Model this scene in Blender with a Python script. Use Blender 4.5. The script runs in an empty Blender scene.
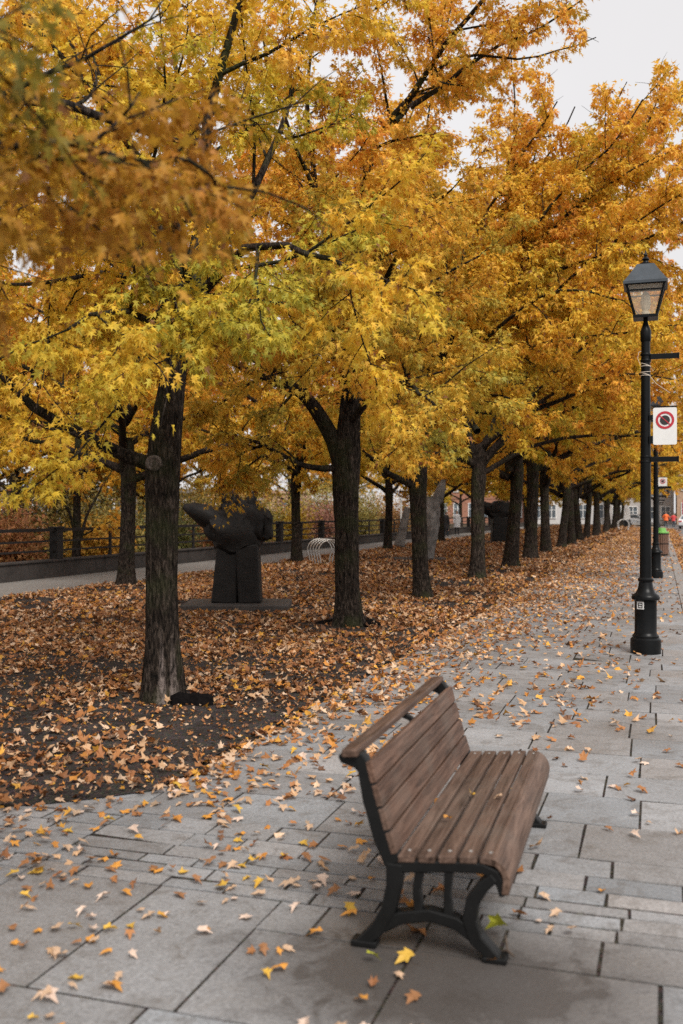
import bpy, bmesh, math, random
import numpy as np
from mathutils import Vector, Matrix, noise

R = math.radians
scene = bpy.context.scene
COL = scene.collection
random.seed(7)
rng = np.random.default_rng(7)

# ------------------------------------------------------------------ camera frame
EYE = 1.65
YAW = R(17.74)
FPX = 995.6
FWD = np.array([-math.sin(YAW), math.cos(YAW), 0.0])
RGT = np.array([math.cos(YAW), math.sin(YAW), 0.0])


def P(px, py, d):
    """world point seen at pixel (px, py) at depth d metres (used to read sizes off the photo)"""
    p = FWD * d + RGT * ((px - 341.5) / FPX * d)
    return np.array([p[0], p[1], EYE - (py - 512) / FPX * d])


def G(px, py):
    return P(px, py, FPX * EYE / (py - 512))


# ------------------------------------------------------------------ tagging helpers
def tag(o, label=None, cat=None, group=None, kind=None):
    if label: o['label'] = label
    if cat: o['category'] = cat
    if group: o['group'] = group
    if kind: o['kind'] = kind
    return o


def thing(name, label, cat, loc=(0, 0, 0), rz=0.0, group=None):
    o = bpy.data.objects.new(name, None)
    o.empty_display_size = 0.2
    COL.objects.link(o)
    o.location = loc
    o.rotation_euler = (0, 0, rz)
    return tag(o, label, cat, group)


def copy_tree(o, parent=None):
    c = o.copy()
    COL.objects.link(c)
    if parent is not None:
        c.parent = parent
    for ch in list(o.children):
        copy_tree(ch, c)
    return c


def link(name, me, mat, parent=None):
    o = bpy.data.objects.new(name, me)
    if mat is not None:
        me.materials.append(mat)
    COL.objects.link(o)
    if parent is not None:
        o.parent = parent
    return o


def np_mesh(name, V, T, colors=None, smooth=True, quads=False):
    k = 4 if quads else 3
    me = bpy.data.meshes.new(name)
    V = np.ascontiguousarray(V, dtype=np.float32)
    T = np.ascontiguousarray(T, dtype=np.int32)
    me.vertices.add(len(V))
    me.vertices.foreach_set('co', V.ravel())
    me.loops.add(len(T) * k)
    me.loops.foreach_set('vertex_index', T.ravel())
    me.polygons.add(len(T))
    me.polygons.foreach_set('loop_start', np.arange(0, len(T) * k, k, dtype=np.int32))
    me.update(calc_edges=True)
    me.polygons.foreach_set('use_smooth', np.full(len(T), bool(smooth)))
    if colors is not None:
        a = me.color_attributes.new('tint', 'FLOAT_COLOR', 'POINT')
        c = np.ones((len(V), 4), dtype=np.float32)
        c[:, :3] = colors
        a.data.foreach_set('color', c.ravel())
    return me


class MB:
    """collects simple shapes and links them as ONE mesh object"""

    def __init__(self):
        self.v, self.f, self.c = [], [], []
        self.tint = (1, 1, 1)

    def add(self, vs, fs):
        b = len(self.v)
        self.v += [tuple(map(float, q)) for q in vs]
        self.c += [self.tint] * len(vs)
        self.f += [tuple(i + b for i in q) for q in fs]

    def box(self, c, s, rot=None, taper=1.0):
        x, y, z = s[0] / 2, s[1] / 2, s[2] / 2
        t = taper
        vs = [(-x, -y, -z), (x, -y, -z), (x, y, -z), (-x, y, -z),
              (-x * t, -y * t, z), (x * t, -y * t, z), (x * t, y * t, z), (-x * t, y * t, z)]
        if rot is not None:
            vs = [rot @ Vector(q) for q in vs]
        vs = [(q[0] + c[0], q[1] + c[1], q[2] + c[2]) for q in vs]
        self.add(vs, [(3, 2, 1, 0), (4, 5, 6, 7), (0, 1, 5, 4), (1, 2, 6, 5), (2, 3, 7, 6), (3, 0, 4, 7)])

    def tube(self, pts, rad, n=8, cap=True):
        pts = [Vector(q) for q in pts]
        if not hasattr(rad, '__len__'):
            rad = [rad] * len(pts)
        vs, fs = [], []
        ref = None
        for i, p in enumerate(pts):
            d = (pts[min(i + 1, len(pts) - 1)] - pts[max(i - 1, 0)])
            d = d.normalized() if d.length > 1e-9 else Vector((0, 0, 1))
            if ref is None:
                ref = d.orthogonal().normalized()
            ref = (ref - d * ref.dot(d))
            ref = ref.normalized() if ref.length > 1e-6 else d.orthogonal().normalized()
            w = d.cross(ref)
            for k in range(n):
                a = 2 * math.pi * k / n
                vs.append(p + (ref * math.cos(a) + w * math.sin(a)) * rad[i])
        for i in range(len(pts) - 1):
            for k in range(n):
                k2 = (k + 1) % n
                fs.append((i * n + k, i * n + k2, (i + 1) * n + k2, (i + 1) * n + k))
        if cap:
            fs.append(tuple(range(n - 1, -1, -1)))
            fs.append(tuple((len(pts) - 1) * n + k for k in range(n)))
        self.add(vs, fs)

    def lathe(self, prof, n=24, c=(0, 0, 0), phase=0.0):
        vs, fs = [], []
        for r, z in prof:
            for k in range(n):
                a = 2 * math.pi * k / n + phase
                vs.append((c[0] + r * math.cos(a), c[1] + r * math.sin(a), c[2] + z))
        for i in range(len(prof) - 1):
            for k in range(n):
                k2 = (k + 1) % n
                fs.append((i * n + k, i * n + k2, (i + 1) * n + k2, (i + 1) * n + k))
        fs.append(tuple(range(n - 1, -1, -1)))
        fs.append(tuple((len(prof) - 1) * n + k for k in range(n)))
        self.add(vs, fs)

    def ribbon(self, pts, wid, y0, y1):
        """flat bar following pts (x,z) with width wid, extruded from y0 to y1"""
        pts = [Vector(q) for q in pts]
        n = len(pts)
        if not hasattr(wid, '__len__'):
            wid = [wid] * n
        Lf, Rt = [], []
        for i, p in enumerate(pts):
            d = (pts[min(i + 1, n - 1)] - pts[max(i - 1, 0)]).normalized()
            o = Vector((-d.y, d.x)) * wid[i] / 2
            Lf.append(p + o)
            Rt.append(p - o)
        vs = []
        for y in (y0, y1):
            vs += [(q.x, y, q.y) for q in Lf] + [(q.x, y, q.y) for q in Rt]
        m = 2 * n
        fs = []
        for i in range(n - 1):
            fs.append((i, i + 1, n + i + 1, n + i))
            fs.append((m + i + 1, m + i, m + n + i, m + n + i + 1))
            fs.append((i + 1, i, m + i, m + i + 1))
            fs.append((n + i, n + i + 1, m + n + i + 1, m + n + i))
        fs.append((0, n, m + n, m))
        fs.append((n - 1, m + n - 1, m + 2 * n - 1, 2 * n - 1))
        self.add(vs, fs)

    def build(self, name, mat, parent=None, smooth=False, bevel=0.0, weld=False):
        me = bpy.data.meshes.new(name)
        me.from_pydata(self.v, [], self.f)
        me.update()
        bm = bmesh.new()
        bm.from_mesh(me)
        bmesh.ops.recalc_face_normals(bm, faces=bm.faces)
        bm.to_mesh(me)
        bm.free()
        a = me.color_attributes.new('tint', 'FLOAT_COLOR', 'POINT')
        c = np.ones((len(self.v), 4), dtype=np.float32)
        c[:, :3] = np.array(self.c)
        a.data.foreach_set('color', c.ravel())
        if smooth:
            me.polygons.foreach_set('use_smooth', np.full(len(me.polygons), True))
            try:
                me.set_sharp_from_angle(angle=R(40))
            except Exception:
                pass
        o = link(name, me, mat, parent)
        if bevel:
            m = o.modifiers.new('Bevel', 'BEVEL')
            m.width = bevel
            m.segments = 2
            m.limit_method = 'ANGLE'
            m.angle_limit = R(35)
        return o


# ------------------------------------------------------------------ materials
def new_mat(name):
    m = bpy.data.materials.new(name)
    m.use_nodes = True
    nt = m.node_tree
    nt.nodes.clear()
    out = nt.nodes.new('ShaderNodeOutputMaterial')
    b = nt.nodes.new('ShaderNodeBsdfPrincipled')
    nt.links.new(b.outputs[0], out.inputs[0])
    return m, nt, b, out


def nd(nt, kind, ins=None, **kw):
    n = nt.nodes.new(kind)
    for k, v in kw.items():
        setattr(n, k, v)
    for k, v in (ins or {}).items():
        if isinstance(v, bpy.types.NodeSocket):
            nt.links.new(v, n.inputs[k])
        else:
            n.inputs[k].default_value = v
    return n


def mixc(nt, f, a, b, mode='MIX'):
    n = nt.nodes.new('ShaderNodeMix')
    n.data_type = 'RGBA'
    n.blend_type = mode
    for i, v in ((0, f), (6, a), (7, b)):
        if isinstance(v, bpy.types.NodeSocket):
            nt.links.new(v, n.inputs[i])
        elif i == 0:
            n.inputs[0].default_value = v
        else:
            n.inputs[i].default_value = (*v, 1) if len(v) == 3 else v
    return n.outputs[2]


def ramp(nt, fac, stops):
    n = nt.nodes.new('ShaderNodeValToRGB')
    e = n.color_ramp.elements
    while len(e) < len(stops):
        e.new(0.5)
    for i, (p, c) in enumerate(stops):
        e[i].position = p
        e[i].color = (*c, 1) if len(c) == 3 else c
    nt.links.new(fac, n.inputs[0])
    return n.outputs[0]


def plain(name, c, rough=0.6, metal=0.0, spec=0.5, var=0.15, scale=8.0, bump=0.0):
    m, nt, b, _ = new_mat(name)
    tc = nd(nt, 'ShaderNodeTexCoord')
    nz = nd(nt, 'ShaderNodeTexNoise', {'Vector': tc.outputs['Object'], 'Scale': scale, 'Detail': 5.0, 'Roughness': 0.6})
    lo = tuple(x * (1 - var) for x in c)
    hi = tuple(min(1, x * (1 + var)) for x in c)
    col = ramp(nt, nz.outputs[0], [(0.3, lo), (0.7, hi)])
    nt.links.new(col, b.inputs['Base Color'])
    b.inputs['Roughness'].default_value = rough
    b.inputs['Metallic'].default_value = metal
    b.inputs['Specular IOR Level'].default_value = spec
    if bump:
        bp = nd(nt, 'ShaderNodeBump', {'Height': nz.outputs[0], 'Strength': bump, 'Distance': 0.02})
        nt.links.new(bp.outputs[0], b.inputs['Normal'])
    return m


def leaf_mat(name, transl=0.46, rough=0.55, hue=0.012):
    m, nt, b, out = new_mat(name)
    at = nd(nt, 'ShaderNodeAttribute', attribute_name='tint')
    oi = nd(nt, 'ShaderNodeObjectInfo')
    mr = nd(nt, 'ShaderNodeMapRange', {'Value': oi.outputs['Random'], 'To Min': 0.5 - hue, 'To Max': 0.5 + hue})
    hs = nd(nt, 'ShaderNodeHueSaturation', {'Hue': mr.outputs[0], 'Color': at.outputs['Color']})
    nt.links.new(hs.outputs[0], b.inputs['Base Color'])
    b.inputs['Roughness'].default_value = rough
    b.inputs['Specular IOR Level'].default_value = 0.3
    tr = nd(nt, 'ShaderNodeBsdfTranslucent', {'Color': hs.outputs[0]})
    mx = nd(nt, 'ShaderNodeMixShader', {0: transl, 1: b.outputs[0], 2: tr.outputs[0]})
    nt.links.new(mx.outputs[0], out.inputs[0])
    return m


def bark_mat():
    m, nt, b, _ = new_mat('bark')
    tc = nd(nt, 'ShaderNodeTexCoord')
    mp = nd(nt, 'ShaderNodeMapping', {'Vector': tc.outputs['Object'], 'Scale': (24.0, 24.0, 6.0)})
    n1 = nd(nt, 'ShaderNodeTexNoise', {'Vector': mp.outputs[0], 'Scale': 1.6, 'Detail': 6.0, 'Roughness': 0.65, 'Distortion': 0.6})
    vo = nd(nt, 'ShaderNodeTexVoronoi', {'Vector': mp.outputs[0], 'Scale': 1.0}, feature='DISTANCE_TO_EDGE')
    n2 = nd(nt, 'ShaderNodeTexNoise', {'Vector': tc.outputs['Object'], 'Scale': 2.3, 'Detail': 4.0})
    c = ramp(nt, n1.outputs[0], [(0.36, (0.007, 0.006, 0.005)), (0.50, (0.032, 0.024, 0.019)), (0.66, (0.10, 0.077, 0.062))])
    c2 = mixc(nt, nd(nt, 'ShaderNodeMapRange', {'Value': n2.outputs[0], 'From Min': 0.5, 'From Max': 0.72}).outputs[0], c, (0.045, 0.05, 0.022))
    at = nd(nt, 'ShaderNodeAttribute', attribute_name='tint')
    sp = nd(nt, 'ShaderNodeSeparateColor', {'Color': at.outputs['Color']})
    sc = nd(nt, 'ShaderNodeMath', {0: 1.0, 1: sp.outputs[0]}, operation='SUBTRACT')
    sc2 = nd(nt, 'ShaderNodeMath', {0: sc.outputs[0], 1: nd(nt, 'ShaderNodeMapRange', {'Value': n1.outputs[0], 'From Min': 0.35, 'From Max': 0.6}).outputs[0]}, operation='MULTIPLY')
    c3 = mixc(nt, sc2.outputs[0], c2, (0.26, 0.21, 0.19))
    nt.links.new(c3, b.inputs['Base Color'])
    b.inputs['Roughness'].default_value = 0.9
    b.inputs['Specular IOR Level'].default_value = 0.1
    h = nd(nt, 'ShaderNodeMath', {0: n1.outputs[0], 1: vo.outputs[0]}, operation='ADD')
    bp = nd(nt, 'ShaderNodeBump', {'Height': h.outputs[0], 'Strength': 1.0, 'Distance': 0.05})
    nt.links.new(bp.outputs[0], b.inputs['Normal'])
    return m


def stone_mat():
    m, nt, b, _ = new_mat('paving_stone')
    tc = nd(nt, 'ShaderNodeTexCoord')
    at = nd(nt, 'ShaderNodeAttribute', attribute_name='tint')
    n1 = nd(nt, 'ShaderNodeTexNoise', {'Vector': tc.outputs['Object'], 'Scale': 1.1, 'Detail': 7.0, 'Roughness': 0.62})
    n2 = nd(nt, 'ShaderNodeTexNoise', {'Vector': tc.outputs['Object'], 'Scale': 60.0, 'Detail': 4.0, 'Roughness': 0.7})
    n3 = nd(nt, 'ShaderNodeTexNoise', {'Vector': tc.outputs['Object'], 'Scale': 6.0, 'Detail': 8.0, 'Roughness': 0.7, 'Distortion': 0.8})
    c = mixc(nt, 1.0, at.outputs['Color'], ramp(nt, n1.outputs[0], [(0.3, (0.78, 0.77, 0.76)), (0.7, (1.1, 1.11, 1.13))]), 'MULTIPLY')
    c = mixc(nt, 1.0, c, ramp(nt, n2.outputs[0], [(0.3, (0.68, 0.68, 0.68)), (0.7, (1.24, 1.24, 1.24))]), 'MULTIPLY')
    st = nd(nt, 'ShaderNodeMapRange', {'Value': n3.outputs[0], 'From Min': 0.5, 'From Max': 0.72, 'To Max': 0.7})
    c = mixc(nt, st.outputs[0], c, (0.10, 0.085, 0.072))
    n4 = nd(nt, 'ShaderNodeTexNoise', {'Vector': tc.outputs['Object'], 'Scale': 34.0, 'Detail': 3.0, 'Roughness': 0.8})
    sp = nd(nt, 'ShaderNodeMapRange', {'Value': n4.outputs[0], 'From Min': 0.60, 'From Max': 0.70, 'To Max': 0.55})
    c = mixc(nt, sp.outputs[0], c, (0.07, 0.06, 0.05))
    n5 = nd(nt, 'ShaderNodeTexNoise', {'Vector': tc.outputs['Object'], 'Scale': 14.0, 'Detail': 6.0, 'Roughness': 0.75, 'Distortion': 1.2})
    lt = nd(nt, 'ShaderNodeMapRange', {'Value': n5.outputs[0], 'From Min': 0.56, 'From Max': 0.72, 'To Max': 0.3})
    c = mixc(nt, lt.outputs[0], c, (0.42, 0.41, 0.40))
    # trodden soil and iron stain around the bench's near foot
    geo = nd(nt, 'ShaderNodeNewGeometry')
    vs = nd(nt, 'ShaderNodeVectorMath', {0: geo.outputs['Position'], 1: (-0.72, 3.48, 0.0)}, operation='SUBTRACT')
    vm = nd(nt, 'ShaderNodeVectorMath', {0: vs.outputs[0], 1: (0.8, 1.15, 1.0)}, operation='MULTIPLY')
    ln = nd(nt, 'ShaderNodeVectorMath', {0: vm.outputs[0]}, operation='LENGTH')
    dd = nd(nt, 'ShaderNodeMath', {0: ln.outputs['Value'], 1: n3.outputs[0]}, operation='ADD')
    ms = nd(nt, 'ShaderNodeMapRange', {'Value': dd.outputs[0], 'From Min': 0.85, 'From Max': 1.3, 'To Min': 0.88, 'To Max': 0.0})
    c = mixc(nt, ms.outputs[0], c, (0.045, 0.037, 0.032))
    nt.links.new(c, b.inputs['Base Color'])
    rg = nd(nt, 'ShaderNodeMapRange', {'Value': n1.outputs[0], 'From Min': 0.3, 'From Max': 0.7, 'To Min': 0.38, 'To Max': 0.62})
    nt.links.new(rg.outputs[0], b.inputs['Roughness'])
    b.inputs['Specular IOR Level'].default_value = 0.4
    ad = nd(nt, 'ShaderNodeMath', {0: n3.outputs[0], 1: n2.outputs[0]}, operation='ADD')
    bp = nd(nt, 'ShaderNodeBump', {'Height': ad.outputs[0], 'Strength': 0.35, 'Distance': 0.006})
    nt.links.new(bp.outputs[0], b.inputs['Normal'])
    return m


def soil_mat(name, a, bcol, c3, scale=5.0):
    m, nt, b, _ = new_mat(name)
    tc = nd(nt, 'ShaderNodeTexCoord')
    n1 = nd(nt, 'ShaderNodeTexNoise', {'Vector': tc.outputs['Object'], 'Scale': scale, 'Detail': 9.0, 'Roughness': 0.7})
    n2 = nd(nt, 'ShaderNodeTexVoronoi', {'Vector': tc.outputs['Object'], 'Scale': 55.0})
    c = ramp(nt, n1.outputs[0], [(0.32, a), (0.5, bcol), (0.7, c3)])
    c = mixc(nt, 0.35, c, n2.outputs['Color'], 'MULTIPLY')
    c = mixc(nt, 0.0, c, c)
    nt.links.new(c, b.inputs['Base Color'])
    b.inputs['Roughness'].default_value = 0.95
    b.inputs['Specular IOR Level'].default_value = 0.15
    h = nd(nt, 'ShaderNodeMath', {0: n1.outputs[0], 1: n2.outputs['Distance']}, operation='ADD')
    bp = nd(nt, 'ShaderNodeBump', {'Height': h.outputs[0], 'Strength': 1.0, 'Distance': 0.04})
    nt.links.new(bp.outputs[0], b.inputs['Normal'])
    return m


def wood_mat():
    m, nt, b, _ = new_mat('bench_wood')
    tc = nd(nt, 'ShaderNodeTexCoord')
    at = nd(nt, 'ShaderNodeAttribute', attribute_name='tint')
    mp = nd(nt, 'ShaderNodeMapping', {'Vector': tc.outputs['Object'], 'Scale': (45.0, 2.2, 45.0)})
    n1 = nd(nt, 'ShaderNodeTexNoise', {'Vector': mp.outputs[0], 'Scale': 1.0, 'Detail': 7.0, 'Roughness': 0.65, 'Distortion': 0.7})
    n2 = nd(nt, 'ShaderNodeTexNoise', {'Vector': tc.outputs['Object'], 'Scale': 4.0, 'Detail': 5.0})
    c = ramp(nt, n1.outputs[0], [(0.3, (0.028, 0.016, 0.011)), (0.5, (0.098, 0.061, 0.045)), (0.72, (0.185, 0.122, 0.093))])
    c = mixc(nt, 1.0, c, at.outputs['Color'], 'MULTIPLY')
    g = nd(nt, 'ShaderNodeMapRange', {'Value': n2.outputs[0], 'From Min': 0.45, 'From Max': 0.75, 'To Max': 0.5})
    c = mixc(nt, g.outputs[0], c, (0.135, 0.105, 0.085))
    nt.links.new(c, b.inputs['Base Color'])
    b.inputs['Roughness'].default_value = 0.55
    b.inputs['Specular IOR Level'].default_value = 0.22
    bp = nd(nt, 'ShaderNodeBump', {'Height': n1.outputs[0], 'Strength': 0.3, 'Distance': 0.004})
    nt.links.new(bp.outputs[0], b.inputs['Normal'])
    return m


def glass_mat(name, c=(0.9, 0.9, 0.88), rough=0.15, t=0.75):
    m, nt, b, out = new_mat(name)
    b.inputs['Base Color'].default_value = (*c, 1)
    b.inputs['Roughness'].default_value = rough
    tr = nd(nt, 'ShaderNodeBsdfTransparent', {'Color': (*c, 1)})
    mx = nd(nt, 'ShaderNodeMixShader', {0: t, 1: b.outputs[0], 2: tr.outputs[0]})
    nt.links.new(mx.outputs[0], out.inputs[0])
    return m


M = dict(
    leaf=leaf_mat('maple_leaf'), litter=leaf_mat('fallen_leaf', 0.12, 0.6, 0.0), shrub=leaf_mat('shrub_leaf', 0.25),
    bark=bark_mat(), stone=stone_mat(), wood=wood_mat(),
    joint=soil_mat('joint_soil', (0.035, 0.029, 0.024), (0.07, 0.058, 0.047), (0.12, 0.10, 0.078), 9.0),
    soil=soil_mat('bed_soil', (0.04, 0.032, 0.028), (0.075, 0.063, 0.057), (0.125, 0.108, 0.098), 3.0),
    ground=soil_mat('rough_ground', (0.05, 0.04, 0.025), (0.09, 0.065, 0.04), (0.13, 0.10, 0.06), 0.6),
    path=plain('path_gravel', (0.20, 0.185, 0.17), 0.85, var=0.25, scale=14, bump=0.3),
    asphalt=plain('asphalt', (0.14, 0.135, 0.135), 0.75, var=0.25, scale=3, bump=0.2),
    kerb=plain('kerb_granite', (0.24, 0.225, 0.215), 0.7, var=0.25, scale=20, bump=0.2),
    iron=plain('black_iron', (0.006, 0.006, 0.006), 0.5, 0.0, 0.22, var=0.3, scale=14, bump=0.05),
    lamp=plain('lamp_paint', (0.005, 0.0055, 0.006), 0.34, 0.0, 0.17, var=0.3, scale=7, bump=0.04),
    roofgrey=plain('lantern_roof', (0.045, 0.055, 0.066), 0.4, 0.0, 0.4, var=0.2, scale=9),
    steel=plain('bolt_steel', (0.55, 0.53, 0.50), 0.35, 0.9),
    bronze=plain('dark_bronze', (0.011, 0.009, 0.008), 0.6, 0.0, 0.3, var=0.5, scale=5, bump=0.6),
    rock=plain('grey_rock', (0.17, 0.155, 0.145), 0.8, 0.0, 0.3, var=0.55, scale=4, bump=0.8),
    slab=plain('plinth_slab', (0.06, 0.052, 0.047), 0.8, var=0.3, scale=9, bump=0.4),
    fence=plain('fence_paint', (0.012, 0.010, 0.010), 0.6, 0.0, var=0.3),
    wallc=plain('wall_concrete', (0.045, 0.038, 0.035), 0.85, var=0.4, scale=3, bump=0.3),
    white=plain('white_paint', (0.78, 0.77, 0.75), 0.5, var=0.06),
    signface=plain('sign_face', (0.72, 0.72, 0.71), 0.4, var=0.04),
    red=plain('sign_red', (0.45, 0.02, 0.035), 0.45, var=0.08),
    black=plain('sign_black', (0.02, 0.02, 0.02), 0.5, var=0.1),
    glass=glass_mat('lantern_glass', (0.95, 0.88, 0.76)),
    lampcore=plain('frosted_globe', (0.75, 0.73, 0.68), 0.4),
    window=plain('window_glass', (0.10, 0.12, 0.14), 0.12, 0.0, 0.7, var=0.4, scale=1.0),
    limestone=plain('grey_limestone', (0.42, 0.39, 0.37), 0.85, var=0.2, scale=2.5, bump=0.3),
    tan=plain('tan_stone', (0.42, 0.28, 0.19), 0.85, var=0.2, scale=2.5, bump=0.3),
    brick=plain('red_brick', (0.30, 0.14, 0.09), 0.85, var=0.25, scale=3.0, bump=0.3),
    dun=plain('dun_concrete', (0.16, 0.14, 0.125), 0.85, var=0.25),
    pale=plain('pale_render', (0.55, 0.53, 0.52), 0.8, var=0.1),
    teal=plain('teal_panel', (0.08, 0.34, 0.36), 0.5),
    slate=plain('slate_roof', (0.09, 0.095, 0.10), 0.7),
    carwhite=plain('car_paint', (0.72, 0.73, 0.75), 0.25, 0.0, 0.6, var=0.03),
    rubber=plain('tyre_rubber', (0.02, 0.02, 0.02), 0.8),
    orange=plain('orange_jacket', (0.85, 0.17, 0.04), 0.7, var=0.15),
    redcloth=plain('red_jacket', (0.55, 0.05, 0.05), 0.75, var=0.15),
    navy=plain('navy_cloth', (0.02, 0.04, 0.06), 0.8, var=0.2),
    whitecloth=plain('pale_coat', (0.62, 0.62, 0.64), 0.8, var=0.12, scale=14),
    darkcloth=plain('dark_coat', (0.03, 0.028, 0.03), 0.8, var=0.2),
    skin=plain('skin', (0.48, 0.27, 0.19), 0.55, var=0.08),
    hair=plain('hair', (0.05, 0.03, 0.02), 0.6, var=0.2),
    lime=plain('lime_lid', (0.22, 0.52, 0.13), 0.45, var=0.08),
    binwood=plain('bin_slats', (0.16, 0.085, 0.055), 0.6, var=0.3, scale=20),
    mat=plain('wet_black_mulch', (0.006, 0.005, 0.005), 0.95, 0.0, 0.05, var=0.4, scale=30, bump=0.6),
    string=plain('pale_string', (0.55, 0.48, 0.40), 0.7),
    redpanel=plain('red_cloth_banner', (0.45, 0.04, 0.06), 0.6),
    twig=plain('dry_twig', (0.06, 0.042, 0.03), 0.8, var=0.3, scale=30),
)

# ------------------------------------------------------------------ leaves
# silver-maple blade: five deeply cut lobes, fan round a centre point
TPL_U = np.array([0.30, 0.0, 0.16, 0.30, 0.70, 0.50, 1.0, 0.50, 0.70, 0.30, 0.16])
TPL_V = np.array([0.0, 0.0, 0.38, 0.15, 0.43, 0.11, 0.0, -0.11, -0.43, -0.15, -0.38])
# fallen leaves: same blade dried and drawn in, with shallower cuts
TPG_U = np.array([0.42, 0.0, 0.14, 0.34, 0.66, 0.60, 1.0, 0.62, 0.74, 0.30, 0.20])
TPG_V = np.array([0.0, 0.0, 0.36, 0.27, 0.45, 0.20, 0.02, -0.19, -0.38, -0.25, -0.42])
TPL_T = np.array([(0, i, i + 1) for i in range(1, 10)] + [(0, 10, 1)])
TPS_U = np.array([0.0, 0.42, 0.46, 1.0, 0.46, 0.42])
TPS_V = np.array([0.0, 0.44, 0.17, 0.0, -0.17, -0.44])
TPS_T = np.array([(0, 1, 2), (0, 2, 3), (0, 3, 4), (0, 4, 5)])


def nrm(a):
    return a / np.maximum(np.linalg.norm(a, axis=1, keepdims=True), 1e-9)


def leaves_mesh(name, pos, axis, normal, size, color, rg, simple=False, curl=0.25, ground=False):
    U, W, T = (TPS_U, TPS_V, TPS_T) if simple else (TPG_U, TPG_V, TPL_T) if ground else (TPL_U, TPL_V, TPL_T)
    n, k = len(pos), len(U)
    axis = nrm(axis)
    normal = nrm(normal - axis * (normal * axis).sum(1, keepdims=True))
    side = np.cross(normal, axis)
    fold = rg.uniform(-0.15, 0.55, n)[:, None] * np.abs(W)[None, :]
    bend = -(rg.uniform(0.0, 2 * curl, n)[:, None]) * (U[None, :] ** 2)
    twist = rg.normal(0, 0.18, n)[:, None] * (U * W)[None, :] * 1.5
    Z = fold * (1.5 if ground else 1.0) + bend + twist
    if ground:
        Z = Z + rg.normal(0, 0.07, (n, k))
    wid = rg.uniform(0.8, 1.12, n)[:, None]
    V = (pos[:, None, :] + size[:, None, None] * (
        axis[:, None, :] * U[None, :, None] + side[:, None, :] * (W[None, :] * wid)[:, :, None] + normal[:, None, :] * Z[:, :, None]))
    F = (T[None, :, :] + (np.arange(n) * k)[:, None, None]).reshape(-1, 3)
    C = np.repeat(color, k, axis=0)
    return np_mesh(name, V.reshape(-1, 3), F, C, smooth=False)


PAL = np.array([(0.35, 0.34, 0.055), (0.57, 0.45, 0.055), (0.83, 0.53, 0.055), (0.84, 0.45, 0.07), (0.80, 0.37, 0.08)])
PALT = np.array([0.0, 0.22, 0.48, 0.74, 1.0])


def palette(t):
    t = np.clip(t, 0, 1)
    return np.stack([np.interp(t, PALT, PAL[:, i]) for i in range(3)], 1)


# ------------------------------------------------------------------ trees
def smooth_path(pts, step=0.25):
    pts = [np.array(q, float) for q in pts]
    out = []
    Q = [2 * pts[0] - pts[1]] + pts + [2 * pts[-1] - pts[-2]]
    for i in range(1, len(Q) - 2):
        a, b, c, d = Q[i - 1], Q[i], Q[i + 1], Q[i + 2]
        m = max(2, int(np.linalg.norm(c - b) / step))
        for j in range(m):
            t = j / m
            out.append(0.5 * ((2 * b) + (-a + c) * t + (2 * a - 5 * b + 4 * c - d) * t * t + (-a + 3 * b - 3 * c + d) * t ** 3))
    out.append(pts[-1])
    return np.array(out)


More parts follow.
